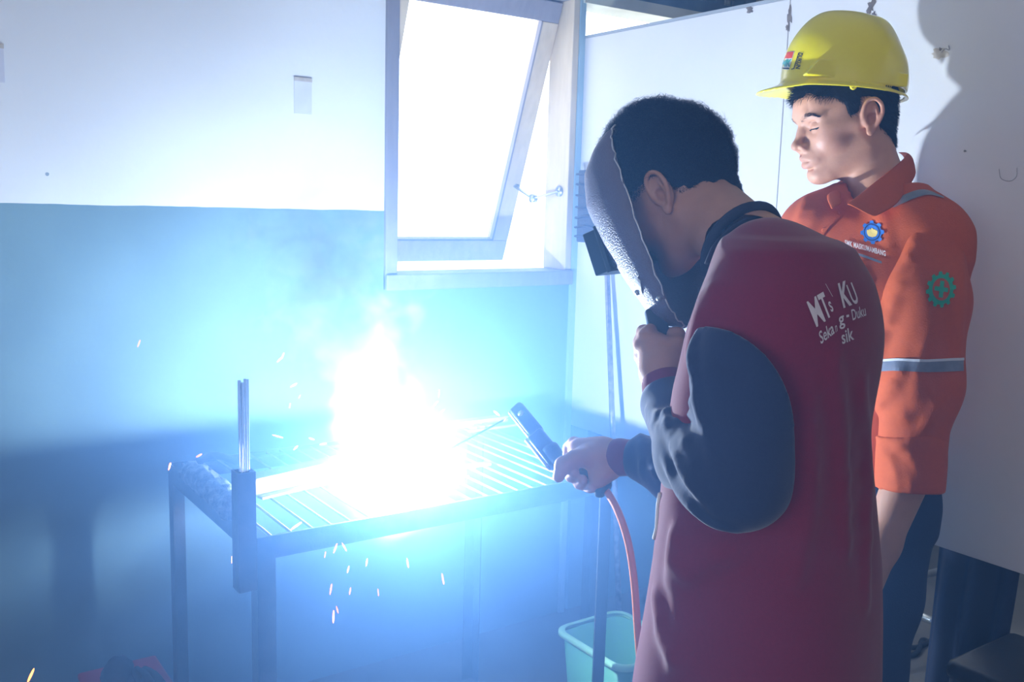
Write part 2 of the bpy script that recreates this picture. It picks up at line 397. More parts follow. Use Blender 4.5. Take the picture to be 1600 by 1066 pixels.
blob(1508, 236, 2.5, 2, M['stain'], 'nail_hole', part, 8)
blob(920, 384, 2.5, 3, M['stain'], 'nail_hole', part, 9)
pts = [on(x, y, 0, XP - 0.001) for x, y in spline([(1561, 264, 0), (1564, 279, 0), (1578, 283, 0), (1588, 276, 0), (1589, 262, 0)], 16) for _ in [0]] if False else \
      [on(q[0], q[1], 0, XP - 0.001) for q in spline([(1561, 264, 0), (1564, 279, 0), (1578, 283, 0), (1588, 276, 0), (1589, 262, 0)], 16)]
MB().tube(pts, 0.0007, 4).build('pencil_mark', M['pencil'], part)
pts = [on(q[0], q[1], 0, XP - 0.001) for q in spline([(1471, 82, 0), (1477, 76, 0), (1483, 78, 0), (1482, 71, 0)], 10)]
MB().tube(pts, 0.0009, 4).build('pencil_mark', M['pencil'], part)

# ---- things seen under and behind the partition
rk = thing('steel_trestle', 'low pale steel trestle on the floor behind the partition', 'trestle', (2.55, 1.75, 0))
a1, a2 = on(1395, 910, 2, 0.30), on(1480, 890, 2, 0.30)
b1, b2 = on(1395, 945, 2, 0.14), on(1500, 988, 2, 0.14)
for (p, q, r_) in ((a1, a2, 0.011), (b1, b2, 0.013)):
    MB().tube([p, q], r_, 8).build('rail', M['alu'], rk, True)
for p in (a1, a2, b1, b2):
    MB().tube([p, (p[0], p[1], 0.0)], 0.010, 8).build('leg', M['steel'], rk, True)
for k, (pts_, lb) in enumerate(((((1392, 1000), (1425, 1012), (1450, 1004), (1475, 985)), 'black cable looping on the floor behind the orange shirt'),
                       (((1390, 1030), (1430, 1022), (1442, 1000), (1460, 1010)), 'black cable nearest the camera beside the steel trestle'))):
    pp = spline([on(x, y, 2, 0.008) for x, y in pts_], 20)
    tag(MB().tube(pp, 0.008, 8).build('floor_cable', M['black_rubber'], None, True), lb, 'cable')
# dark tarpaulin hanging behind the partition
tp = []; tf = []
c0 = on(1453, 860, 0, 2.02); c1 = on(1588, 900, 0, 2.02)
nu, nv = 40, 30
for j in range(nv + 1):
    v = j / nv; z = 0.90 - v * 0.86
    for i in range(nu + 1):
        u = i / nu
        yl = c0[1] + 0.008 * v; yr = c1[1] + 0.030 * min(1, max(0, v - 0.3) * 2.2)
        y = yl + (yr - yl) * u
        x = 2.045 + 0.018 * sin(u * 17 + 1.3 * sin(v * 3)) * (0.3 + v) + 0.01 * sin(u * 5 + v * 4)
        tp.append((x, y, z))
for j in range(nv):
    for i in range(nu):
        q = j * (nu + 1) + i; tf.append((q, q + 1, q + nu + 2, q + nu + 1))
o = obj('tarpaulin', tp, tf, M['cloth_dark']); sm = o.modifiers.new('thick', 'SOLIDIFY'); sm.thickness = 0.004
tag(o, 'dark navy tarpaulin hanging down behind the white partition', 'cloth')
st = thing('plastic_stool', 'black plastic stool seat at the bottom right corner', 'stool', (1.78, 0.62, 0))
sc_ = on(1575, 1010, 2, 0.47) - [0.05, 0.06, 0]; sc_[2] = 0
MB().box((sc_[0] - 0.12, sc_[1] - 0.18, 0.43), (sc_[0] + 0.14, sc_[1] + 0.10, 0.47), bev=0.015).build('seat', M['black_plastic'], st, True)
for dx in (-0.10, 0.11):
    for dy in (-0.15, 0.075):
        MB().tube([(sc_[0] + dx, sc_[1] + dy, 0.44), (sc_[0] + dx * 1.2, sc_[1] + dy * 1.2, 0)], [0.018, 0.013], 10).build('leg', M['black_plastic'], st, True)

# ---- pole with a taped head leaning on the partition
pl = thing('wrapped_pole', 'thin metal pole with a dark tape wrapped head leaning on the partition', 'pole', tuple(on(962, 800, 0, 1.80) * [1, 1, 0]))
pt = on(947, 380, 0, 1.885); pb = on(958, 690, 0, 1.845); dr = (pb - pt) / abs(pb[2] - pt[2]); foot = pt + dr * pt[2]
MB().tube([pt, foot], 0.0085, 12).build('shaft', M['pole'], pl, True)
h0 = on(905, 378, 0, 1.885); h1 = on(968, 265, 0, 1.885)
hd = MB().box((1.872, h1[1], h0[2]), (1.900, h0[1], h1[2]), bev=0.004)
hd.build('wrapped_head', M['foil'], pl)
for k in range(7):
    z = h0[2] + (h1[2] - h0[2]) * (k + 0.5) / 7
    pts = [(1.869 - 0.002 * random.random(), h1[1] + (h0[1] - h1[1]) * t, z + 0.004 * sin(t * 9 + k)) for t in np.linspace(0, 1, 9)]
    MB().tube(pts, 0.006, 6, flat=0.6).build('tape_ridge', M['foil'], pl, True)

# ================================================================== WELDING TABLE
tb = thing('welding_table', 'steel welding table with an open bar grating top', 'table', (0.99, 1.885, 0))
X0, X1, Y0, Y1, ZT = 0.575, 1.412, 1.598, 2.17, 0.75
def angle(name, p, q, ax, flip=1):
    """angle iron: one vertical and one horizontal flange"""
    m_ = MB()
    if ax == 'x':
        m_.box((p, q, ZT - 0.040), (X1, q + 0.004, ZT)); m_.box((p, min(q, q + flip * 0.036), ZT - 0.004), (X1, max(q, q + flip * 0.036) + 0.002, ZT - 0.0001))
    else:
        m_.box((p, Y0, ZT - 0.040), (p + 0.004, Y1, ZT)); m_.box((min(p, p + flip * 0.036), Y0, ZT - 0.0042), (max(p, p + flip * 0.036) + 0.002, Y1, ZT - 0.0003))
    return m_.build(name, M['steel'], tb)
o = MB().box((X0, Y0, ZT - 0.042), (X1, Y0 + 0.004, ZT + 0.001)).box((X0, Y0, ZT - 0.012), (X1, Y0 + 0.03, ZT - 0.008)).build('frame_rail', M['steel'], tb)
MB().box((X0, Y1 - 0.004, ZT - 0.042), (X1, Y1, ZT + 0.001)).box((X0, Y1 - 0.03, ZT - 0.012), (X1, Y1, ZT - 0.008)).build('frame_rail', M['steel'], tb)
MB().box((X0, Y0, ZT - 0.042), (X0 + 0.004, Y1, ZT + 0.001)).box((X0, Y0, ZT - 0.012), (X0 + 0.03, Y1, ZT - 0.008)).build('frame_rail', M['steel'], tb)
MB().box((X1 - 0.004, Y0, ZT - 0.042), (X1, Y1, ZT + 0.001)).box((X1 - 0.03, Y0, ZT - 0.012), (X1, Y1, ZT - 0.008)).build('frame_rail', M['steel'], tb)
nb = 21
for i in range(nb):
    x = X0 + 0.030 + i * (X1 - X0 - 0.05) / (nb - 1) + random.uniform(-0.0025, 0.0025)
    b_ = MB().tube([(x, Y0 + 0.004, ZT - 0.004), (x + random.uniform(-.003, .003), Y1 - 0.004, ZT - 0.004)], 0.0026, 6)
    b_.build('grating_bar', M['bar'], tb, True)
for (x, y) in ((X0, Y0), (X1 - 0.034, Y0), (X0, Y1 - 0.034), (X1 - 0.034, Y1 - 0.034)):
    ly = y if y == Y0 else y + 0.030
    lx = x if x == X0 else x + 0.030
    MB().box((x, ly, 0), (x + 0.034, ly + 0.004, ZT - 0.012)).box((lx, y, 0), (lx + 0.004, y + 0.034, ZT - 0.012)).build('leg', M['steel'], tb)
# crusted pipe stub along the left edge
def rough_tube(name, pts, r, mt, par, n=18, amp=0.25, seed=3, seg=26):
    P_ = spline(pts, seg); r_ = np.random.RandomState(seed); m_ = MB().tube(P_, r, n)
    V = np.array(m_.V); c = np.repeat(np.array(P_), n, 0)
    d = (V - c) * (1 + amp * (r_.rand(len(V), 1) - 0.4)); m_.V = [tuple(v) for v in (c + d)]
    return m_.build(name, mt, par, True)
cr = thing('crusted_pipe', 'stubby slag crusted pipe lying on the left edge of the table', 'pipe', tuple(on(340, 770, 2, ZT)))
rough_tube('pipe_body', [on(300, 738, 2, ZT + 0.024), on(338, 768, 2, ZT + 0.024), on(366, 796, 2, ZT + 0.024)], 0.024, M['slag'], cr, amp=0.45)
sc2 = thing('steel_offcut', 'thin dark curved steel offcut behind the crusted pipe', 'offcut', tuple(on(330, 715, 2, ZT)))
MB().tube(spline([on(308, 722, 2, ZT + 0.009), on(335, 712, 2, ZT + 0.012), on(372, 722, 2, ZT + 0.009)], 12), 0.009, 8, flat=1.0).build('offcut_body', M['steel'], sc2, True)

# socket tube on the table corner with spare electrodes
sk = thing('electrode_socket', 'dark square tube welded to the left front table corner', 'holder', tuple(on(388, 920, 1, Y0 - 0.022)))
s0 = on(375, 920, 1, Y0 - 0.022); s1 = on(402, 733, 1, Y0 - 0.022)
sx = 0.545
MB().box((sx - 0.016, Y0 - 0.036, s0[2]), (sx + 0.016, Y0 - 0.033, s1[2])).box((sx - 0.016, Y0 - 0.006, s0[2]), (sx + 0.016, Y0 - 0.003, s1[2])) \
  .box((sx - 0.016, Y0 - 0.033, s0[2]), (sx - 0.013, Y0 - 0.006, s1[2])).box((sx + 0.013, Y0 - 0.033, s0[2]), (sx + 0.016, Y0 - 0.006, s1[2])) \
  .box((sx - 0.016, Y0 - 0.036, s0[2] - 0.003), (sx + 0.016, Y0 - 0.003, s0[2])).build('tube', M['steel'], sk)
rough_tube('weld_bead', [(sx + 0.018, Y0 - 0.004, s0[2] + 0.05), (sx + 0.018, Y0 - 0.004, ZT - 0.03), (sx + 0.018, Y0 - 0.004, ZT - 0.005)], 0.005, M['slag'], sk, n=8, amp=0.6, seg=24)
rt = on(389, 592, 1, Y0 - 0.02)[2]
rods = [(-0.0075, -0.006), (-0.002, -0.0075), (0.0035, -0.006), (0.008, -0.003), (-0.005, 0.0), (0.001, -0.001), (0.006, 0.003), (-0.002, 0.006)]
for k, (dx, dy) in enumerate(rods):
    z1 = rt - (0.004 * (k % 3)); tag(MB().tube([(sx + dx * 0.8, Y0 - 0.0195 + dy * .8, s0[2] + 0.004), (sx + dx, Y0 - 0.0195 + dy, z1)], 0.0030, 8).build('spare_electrode', M['chrome'], None, True),
        'shiny spare electrode standing upright in the bundle in the corner socket', 'electrode', 'spare electrodes in the corner socket')

# workpieces on the grating
wp = thing('angle_iron_workpiece', 'rusty pink angle iron bar lying on the grating behind the arc', 'workpiece', (0.8, 1.86, ZT))
u_ = unit(np.array([0.831, 1.874, 0]) - np.array([0.667, 1.837, 0])); v_ = np.array([-u_[1], u_[0], 0])
WM = frame_mat((0.655, 1.834, ZT + 0.001), u_, v_, (0, 0, 1))
MB().box((0, 0, 0), (0.46, 0.004, 0.036), WM).box((0, 0.004, 0.032), (0.46, 0.042, 0.036), WM).build('bar', M['rust'], wp)
ob = thing('flat_strip', 'narrow steel strip on the grating in front of the angle iron', 'steel strip', (0.75, 1.80, ZT))
MB().box((0, -0.030, 0), (0.40, -0.012, 0.005), WM).build('strip', M['rust'], ob)
pc = thing('base_plate', 'small steel plate under the arc being welded', 'steel plate', (0.93, 1.74, ZT))
MB().box((0.82, 1.722, ZT + 0.0005), (0.99, 1.79, ZT + 0.008), bev=0.001).build('plate', M['rust'], pc)
pc2 = thing('loose_strip', 'narrow bright strip right of the arc on the grating', 'steel strip', (1.14, 1.79, ZT))
q0, q1 = on(690, 738, 2, ZT), on(768, 728, 2, ZT); uu = unit(q1 - q0); vv = np.array([-uu[1], uu[0], 0])
MB().box((0, 0, 0), (np.linalg.norm(q1 - q0), 0.018, 0.006), frame_mat(q0 + [0, 0, .0006], uu, vv, (0, 0, 1))).build('strip', M['bar'], pc2)
cb = thing('comb_bracket', 'small toothed metal bracket at the far edge of the grating', 'bracket', tuple(on(750, 668, 2, ZT)))
q0, q1 = on(712, 674, 2, ZT), on(800, 662, 2, ZT); uu = unit(q1 - q0); vv = np.array([-uu[1], uu[0], 0]); CM = frame_mat(q0 + [0, 0, .001], uu, vv, (0, 0, 1)); ln = np.linalg.norm(q1 - q0)
MB().box((0, 0.02, 0.0), (ln, 0.05, 0.016), CM).build('strip', M['rod'], cb)
for k in range(3): MB().box((0.045 + 0.026 * k, -0.012, 0), (0.060 + 0.026 * k, 0.02, 0.007), CM).build('tooth', M['rod'], cb)
MB().box((0.02, -0.035, 0), (ln + .02, -0.028, 0.005), CM).build('strip', M['rod'], cb)
# the arc itself
bm = bmesh.new(); bmesh.ops.create_icosphere(bm, subdivisions=3, radius=0.011)
V = np.array([v.co[:] for v in bm.verts]); V[:, 2] *= 1.1; F_ = [[v.index for v in f.verts] for f in bm.faces]; bm.free()
ao = obj('welding_arc', V + ARC - [0, 0, 0.000], F_, M['arc']); ao.visible_shadow = True
tag(ao, 'blinding white welding arc on the table grating', 'arc')

# ---- things on the floor
gb = thing('green_bin', 'green plastic bin with a pale rim under the right end of the table', 'bin', (1.56, 1.72, 0))
def rrect(cx, cy, a, b, r, n=6):
    P_ = []
    for k, (sx_, sy_) in enumerate(((1, 1), (-1, 1), (-1, -1), (1, -1))):
        for j in range(n + 1):
            t = (k + j / n) * pi / 2; P_.append((cx + sx_ * (a - r) + r * cos(t), cy + sy_ * (b - r) + r * sin(t)))
    return P_
def ring_loft(rings):
    V = []; F = []; n = len(rings[0][0])
    for (P_, z) in rings: V += [(x, y, z) for x, y in P_]
    for i in range(len(rings) - 1):
        for k in range(n): F.append((i * n + k, i * n + (k + 1) % n, (i + 1) * n + (k + 1) % n, (i + 1) * n + k))
    return V, F, n
gcx, gcy, zr = 1.575, 1.725, 0.262
V, F_, n = ring_loft([(rrect(gcx, gcy, .085, .105, .03), 0.002), (rrect(gcx, gcy, .105, .125, .035), zr - .01), (rrect(gcx, gcy, .102, .122, .035), zr - .01), (rrect(gcx, gcy, .082, .102, .03), 0.006)])
F_.append(tuple(range(n))[::-1]); F_.append(tuple(3 * n + k for k in range(n)))
obj('tub', V, F_, M['green_plastic'], gb)
V, F_, n = ring_loft([(rrect(gcx, gcy, .105, .125, .035), zr - .014), (rrect(gcx, gcy, .117, .137, .04), zr - .012), (rrect(gcx, gcy, .117, .137, .04), zr - .002), (rrect(gcx, gcy, .112, .132, .04), zr + .002), (rrect(gcx, gcy, .103, .123, .035), zr)])
obj('rim', V, F_, M['green_rim'], gb)
rb = thing('red_toolbox', 'red box low by the wall at the bottom left', 'box', (0.515, 2.17, 0))
MB().box((0.395, 2.05, 0), (0.565, 2.30, 0.215), bev=0.01).build('body', M['red'], rb, True)
MB().box((0.39, 2.045, 0.215), (0.569, 2.305, 0.233), bev=0.006).build('lid', M['red'], rb, True)
gl = thing('leather_glove', 'dark crumpled leather glove lying on the red box', 'glove', (0.47, 2.2, 0.233))
rough_tube('cuff', [(0.435, 2.16, 0.250), (0.46, 2.21, 0.256), (0.48, 2.25, 0.252)], [0.02 + 0.012 * sin(pi * k / 12) for k in range(13)], M['glove'], gl, amp=0.25, seg=12)
for k in range(4):
    rough_tube('finger', [(0.47 + 0.016 * k, 2.235 - .01 * k, 0.249), (0.475 + 0.018 * k, 2.20 - .012 * k, 0.252), (0.48 + 0.019 * k, 2.165 - .012 * k, 0.244)], 0.0095, M['glove'], gl, n=10, amp=0.15, seed=k, seg=8)
# ================================================================== SCULPTING WITH DISTANCE FIELDS
RS = 1.0      # radius factor of the figure being sculpted
class Field:
    def __init__(s, lo, hi, h, Mx=None):
        """grid in a local frame; Mx maps local to world"""
        s.lo = np.array(lo, float); s.h = h; s.n = np.ceil((np.array(hi) - lo) / h).astype(int) + 1
        s.f = np.full(s.n, 0.3, np.float32)
        s.ax = [(s.lo[i] + h * np.arange(s.n[i])).astype(np.float32) for i in range(3)]
        s.M = np.eye(4) if Mx is None else Mx; s.Mi = np.linalg.inv(s.M); s.sc = np.linalg.norm(s.M[:3, 0])
    def L(s, p): return s.Mi[:3, :3] @ np.array(p, float) + s.Mi[:3, 3]
    def W(s, V): return np.asarray(V) @ s.M[:3, :3].T + s.M[:3, 3]
    def sl(s, lo, hi, m):
        a = np.clip(np.floor((np.array(lo) - m - s.lo) / s.h).astype(int), 0, s.n - 1)
        b = np.clip(np.ceil((np.array(hi) + m - s.lo) / s.h).astype(int) + 1, 1, s.n)
        b = np.maximum(b, a + 1)
        sl_ = tuple(slice(a[i], b[i]) for i in range(3))
        g = (s.ax[0][sl_[0]][:, None, None], s.ax[1][sl_[1]][None, :, None], s.ax[2][sl_[2]][None, None, :])
        return sl_, g
    def op(s, fn, lo, hi, k=0.0, mode='u'):
        sl_, g = s.sl(lo, hi, k * 1.0 + 3 * s.h + 0.004)
        d = fn(*g); a = s.f[sl_]
        if mode == 'u':
            r = np.minimum(a, d)
            if k: hh = np.maximum(k - np.abs(a - d), 0) / k; r = r - hh * hh * k * 0.25
        elif mode == 's':
            d = -d; r = np.maximum(a, d)
            if k: hh = np.maximum(k - np.abs(a - d), 0) / k; r = r + hh * hh * k * 0.25
        elif mode == 'i':
            r = np.maximum(a, d)
        s.f[sl_] = r
        return s
    def cone(s, a, b, ra, rb=None, k=0.0, mode='u', local=False):
        rb = ra if rb is None else rb
        if not local: a = s.L(a); b = s.L(b); q_ = RS / s.sc; ra *= q_; rb *= q_
        a = np.array(a, float); b = np.array(b, float); ab = b - a; l2 = ab @ ab + 1e-12; R_ = max(ra, rb)
        def fn(x, y, z):
            px_, py_, pz_ = x - a[0], y - a[1], z - a[2]
            t = np.clip((px_ * ab[0] + py_ * ab[1] + pz_ * ab[2]) / l2, 0, 1)
            return np.sqrt((px_ - t * ab[0]) ** 2 + (py_ - t * ab[1]) ** 2 + (pz_ - t * ab[2]) ** 2) - (ra + (rb - ra) * t)
        return s.op(fn, np.minimum(a, b) - R_, np.maximum(a, b) + R_, k, mode)
    def chain(s, pts, rs, k=0.0, mode='u', local=False, group=False):
        rs = rs if hasattr(rs, '__len__') else [rs] * len(pts)
        if mode == 's' or group:
            Lp = [np.array(p, float) if local else s.L(p) for p in pts]
            if not local: rs = [q * RS / s.sc for q in rs]
            def fn(x, y, z):
                o = None
                for i in range(len(Lp) - 1):
                    a, b = Lp[i], Lp[i + 1]; ab = b - a; l2 = ab @ ab + 1e-12; qx, qy, qz = x - a[0], y - a[1], z - a[2]
                    t = np.clip((qx * ab[0] + qy * ab[1] + qz * ab[2]) / l2, 0, 1)
                    d = np.sqrt((qx - t * ab[0]) ** 2 + (qy - t * ab[1]) ** 2 + (qz - t * ab[2]) ** 2) - (rs[i] + (rs[i + 1] - rs[i]) * t)
                    o = d if o is None else np.minimum(o, d)
                return o
            A_ = np.array(Lp); return s.op(fn, A_.min(0) - max(rs), A_.max(0) + max(rs), k, mode)
        for i in range(len(pts) - 1): s.cone(pts[i], pts[i + 1], rs[i], rs[i + 1], k, mode, local)
        return s
    def ell(s, c, r, k=0.0, mode='u', local=False, A=None):
        """ellipsoid, A = 3x3 with the ellipsoid axes as columns in the field frame"""
        r = np.array(r, float)
        if not local: c = s.L(c); r = r * RS / s.sc
        c = np.array(c, float); A = np.eye(3) if A is None else np.array(A)
        def fn(x, y, z):
            px_, py_, pz_ = x - c[0], y - c[1], z - c[2]
            k0 = 0; k1 = 0
            for i in range(3):
                q = (px_ * A[0, i] + py_ * A[1, i] + pz_ * A[2, i]); k0 = k0 + (q / r[i]) ** 2; k1 = k1 + (q / r[i] ** 2) ** 2
            k0 = np.sqrt(k0); k1 = np.sqrt(k1) + 1e-9
            return k0 * (k0 - 1) / k1
        R_ = max(r) if not np.allclose(A, np.eye(3)) else r
        return s.op(fn, c - R_, c + R_, k, mode)
    def loft(s, st, k=0.0, mode='u', p=2.2, inflate=0.0):
        """stations (z, cx, cy, a, b) in the field frame, z ascending"""
        st = np.array(st, float)
        def fn(x, y, z):
            zz = z
            cx, cy, a, b = [np.interp(zz, st[:, 0], st[:, j]).astype(np.float32) for j in (1, 2, 3, 4)]
            a = a + inflate; b = b + inflate
            q = (np.abs((x - cx) / a) ** p + np.abs((y - cy) / b) ** p) ** (1 / p)
            d = (q - 1) * np.minimum(a, b)
            return np.maximum(d, np.maximum(st[0, 0] - z, z - st[-1, 0]))
        m_ = max(st[:, 3].max(), st[:, 4].max()) + inflate
        return s.op(fn, [st[:, 1].min() - m_, st[:, 2].min() - m_, st[0, 0]], [st[:, 1].max() + m_, st[:, 2].max() + m_, st[-1, 0]], k, mode)
    def plane(s, p, n, local=False, k=0.0):
        """keep the side the normal points away from"""
        if not local: p = s.L(p); n = s.Mi[:3, :3] @ np.array(n, float)
        p = np.array(p, float); n = unit(n)
        sl_, g = s.sl(s.lo, s.lo + s.h * s.n, 0)
        d = (g[0] - p[0]) * n[0] + (g[1] - p[1]) * n[1] + (g[2] - p[2]) * n[2]
        s.f = np.maximum(s.f, d.astype(np.float32)); return s
    def copy(s):
        c = Field.__new__(Field); c.__dict__.update(s.__dict__); c.f = s.f.copy(); return c
    def wobble(s, amp, freq, seed=0, aniso=(1, 1, 1)):
        r_ = np.random.RandomState(seed); _, (x, y, z) = s.sl(s.lo, s.lo + s.h * s.n, 0)
        acc = 0
        for i in range(3):
            kx, ky, kz = r_.randn(3) * freq * np.array(aniso); k2 = r_.randn(3) * freq * 0.6; ph = r_.rand(2) * 6.28
            acc = acc + np.sin(kx * x + ky * y + kz * z + ph[0] + 1.6 * np.sin(k2[0] * x + k2[1] * y + k2[2] * z + ph[1]))
        s.f = (s.f + amp * acc / 3).astype(np.float32); return s
    def hit(s, px_, py_, inset=0.0, d0=0.7, d1=2.4):
        """first surface point under a pixel of the photograph"""
        q = ray(px_, py_); t = np.arange(d0, d1, s.h * 0.5); P_ = CAM + t[:, None] * q
        G = (P_ @ s.Mi[:3, :3].T + s.Mi[:3, 3] - s.lo) / s.h; I = np.round(G).astype(int)
        ok = np.all((I >= 0) & (I < s.n), 1); v = np.full(len(t), 1.0); Ik = I[ok]; v[ok] = s.f[Ik[:, 0], Ik[:, 1], Ik[:, 2]]
        w = np.where(v < 0)[0]
        if not len(w): return None
        return P_[w[0]] + q * inset
    def fold(s, pts, r, k=0.02, inset=0.004, taper=True, mode='u'):
        P_ = [s.hit(x, y, inset) for x, y in [(q[0], q[1]) for q in spline([(a, b, 0) for a, b in pts], 14)]]
        P_ = [p for p in P_ if p is not None]
        if len(P_) < 3: return s
        n = len(P_); rs = [r * (0.35 + 0.65 * sin(pi * (i + 0.5) / n)) if taper else r for i in range(n)]
        dep = np.array([(p - CAM) @ cF for p in P_])
        Lp = [s.L(p) for p in P_]
        sg = [(Lp[i], Lp[i + 1], rs[i], rs[i + 1]) for i in range(n - 1) if abs(dep[i + 1] - dep[i]) < 0.04]
        if not sg: return s
        def fn(x, y, z):
            o = None
            for a, b, ra, rb in sg:
                ab = b - a; l2 = ab @ ab + 1e-12; qx, qy, qz = x - a[0], y - a[1], z - a[2]
                t = np.clip((qx * ab[0] + qy * ab[1] + qz * ab[2]) / l2, 0, 1)
                d = np.sqrt((qx - t * ab[0]) ** 2 + (qy - t * ab[1]) ** 2 + (qz - t * ab[2]) ** 2) - (ra + (rb - ra) * t)
                o = d if o is None else np.minimum(o, d)
            return o
        A_ = np.array([q[0] for q in sg] + [q[1] for q in sg])
        return s.op(fn, A_.min(0) - r, A_.max(0) + r, k, mode)
    def mesh(s):
        f = s.f; n = np.array(f.shape)
        ins = f < 0
        c = np.zeros(n - 1, np.int8)
        for i in (0, 1):
            for j in (0, 1):
                for k in (0, 1): c += ins[i:n[0] - 1 + i, j:n[1] - 1 + j, k:n[2] - 1 + k]
        act = (c > 0) & (c < 8)
        idx = np.argwhere(act); vid = np.full(n - 1, -1, np.int64); vid[act] = np.arange(len(idx))
        cor = {}
        for i in (0, 1):
            for j in (0, 1):
                for k in (0, 1): cor[(i, j, k)] = f[idx[:, 0] + i, idx[:, 1] + j, idx[:, 2] + k]
        acc = np.zeros((len(idx), 3)); cnt = np.zeros(len(idx))
        for a in cor:
            for ax in range(3):
                if a[ax] == 0:
                    b = list(a); b[ax] = 1; b = tuple(b); fa, fb = cor[a], cor[b]; m_ = (fa < 0) != (fb < 0)
                    t = np.where(m_, fa / (fa - fb + 1e-12), 0)
                    p = np.zeros((len(idx), 3)); p[:] = a; p[:, ax] += t
                    acc[m_] += p[m_]; cnt[m_] += 1
        V = (idx + acc / cnt[:, None]) * s.h + s.lo
        Fs = []
        for ax in range(3):
            u, v = (ax + 1) % 3, (ax + 2) % 3
            s0 = [slice(None)] * 3; s1 = [slice(None)] * 3; s0[ax] = slice(0, n[ax] - 1); s1[ax] = slice(1, n[ax])
            A = ins[tuple(s0)]; B = ins[tuple(s1)]; E_ = np.argwhere(A != B)
            ok = (E_[:, u] > 0) & (E_[:, v] > 0) & (E_[:, u] < n[u] - 1) & (E_[:, v] < n[v] - 1); E_ = E_[ok]
            fl = A[E_[:, 0], E_[:, 1], E_[:, 2]]
            def vi(du, dv):
                q = E_.copy(); q[:, u] -= du; q[:, v] -= dv; return vid[q[:, 0], q[:, 1], q[:, 2]]
            Q = np.stack([vi(1, 1), vi(0, 1), vi(0, 0), vi(1, 0)], 1)
            Q[~fl] = Q[~fl][:, ::-1]; Fs.append(Q)
        return V, np.concatenate(Fs)
def relax(V, Fq, it=2, w=0.5):
    e = np.concatenate([Fq[:, [0, 1]], Fq[:, [1, 2]], Fq[:, [2, 3]], Fq[:, [3, 0]]]); e = np.concatenate([e, e[:, ::-1]])
    for _ in range(it):
        S_ = np.zeros_like(V); c = np.zeros(len(V)); 
        for j in range(3): S_[:, j] = np.bincount(e[:, 0], V[e[:, 1], j], len(V))
        c = np.bincount(e[:, 0], minlength=len(V)); V = V * (1 - w) + w * S_ / np.maximum(c, 1)[:, None]
    return V
def sculpt(F, name, mt, parent=None, it=2, w=0.5, color=None):
    V, Q = F.mesh(); V = relax(V, Q, it, w); Wv = F.W(V)
    if np.linalg.det(F.M[:3, :3]) < 0: Q = Q[:, ::-1]
    o_ = obj(name, Wv, Q, mt, parent)
    if color is not None: paint(o_, color(V))
    return o_
def paint(o_, C_):
    ca = o_.data.color_attributes.new('Col', 'FLOAT_COLOR', 'POINT')
    A = np.ones((len(C_), 4), np.float32); A[:, :3] = C_; ca.data.foreach_set('color', A.ravel())
def join_mesh(name, parts, mt, parent):
    """parts: (V world, Q, colours) joined into one mesh"""
    V = []; F = []; C = []; n = 0
    for v, q, c in parts:
        V.append(v); F += (q + n).tolist(); C.append(c if c is not None else np.tile(SK, (len(v), 1))); n += len(v)
    o_ = obj(name, np.concatenate(V), F, mt, parent); paint(o_, np.concatenate(C)); return o_
SK = np.array([0.46, 0.24, 0.155])
SK2 = np.array([0.60, 0.30, 0.19])
def bvh(o_):
    me = o_.data; org = ORG[o_.name]
    return BVHTree.FromPolygons([tuple(Vector(v.co) + Vector(org)) for v in me.vertices], [tuple(p.vertices) for p in me.polygons])
def decal(name, V2, F, trees, mt, parent, lift=0.0015, thick=0.0006, cut=0.006):
    """flat shape given in photo pixels, cut finely and laid on the surface it is printed on"""
    bm = bmesh.new(); vs_ = [bm.verts.new((a, b, 0)) for a, b in V2]
    for f in F:
        try: bm.faces.new([vs_[i] for i in f])
        except ValueError: pass
    bmesh.ops.triangulate(bm, faces=bm.faces[:])
    for _ in range(4):
        es = [e for e in bm.edges if e.calc_length() > 1492 * cut / 1.5]
        if not es: break
        bmesh.ops.subdivide_edges(bm, edges=es, cuts=1); bmesh.ops.triangulate(bm, faces=[f for f in bm.faces if len(f.verts) > 3])
    bad = []; o_ = Vector(CAM)
    for v in bm.verts:
        d = Vector(ray(v.co.x, v.co.y)).normalized(); best = None
        for t in trees:
            h_ = t.ray_cast(o_, d, 5.0)
            if h_[0] is not None and (best is None or h_[3] < best[3]): best = h_
        if best is None: bad.append(v); continue
        nn = best[1] if best[1].dot(d) < 0 else -best[1]
        v.co = best[0] + nn * lift
    if bad: bmesh.ops.delete(bm, geom=bad, context='VERTS')
    # shapes must not bridge a fold edge
    es = [f for f in bm.faces if max(e.calc_length() for e in f.edges) > cut * 4]
    if es: bmesh.ops.delete(bm, geom=es, context='FACES')
    bm.verts.index_update()
    V = [v.co[:] for v in bm.verts]; Fc = [[v.index for v in f.verts] for f in bm.faces]; bm.free()
    if not Fc: return None
    return obj(name, V, Fc, mt, parent, False)
def text2d(body, size=1.0, bold=0.0, spacing=1.0):
    c = bpy.data.curves.new('t', 'FONT'); c.body = body; c.size = size; c.offset = bold; c.space_character = spacing; c.resolution_u = 3
    o_ = bpy.data.objects.new('t', c); COL.objects.link(o_); bpy.context.view_layer.update()
    dg = bpy.context.evaluated_depsgraph_get(); me = bpy.data.meshes.new_from_object(o_.evaluated_get(dg))
    V = [(v.co.x, v.co.y) for v in me.vertices]; F = [tuple(p.vertices) for p in me.polygons]
    bpy.data.objects.remove(o_); bpy.data.curves.remove(c); bpy.data.meshes.remove(me); return V, F
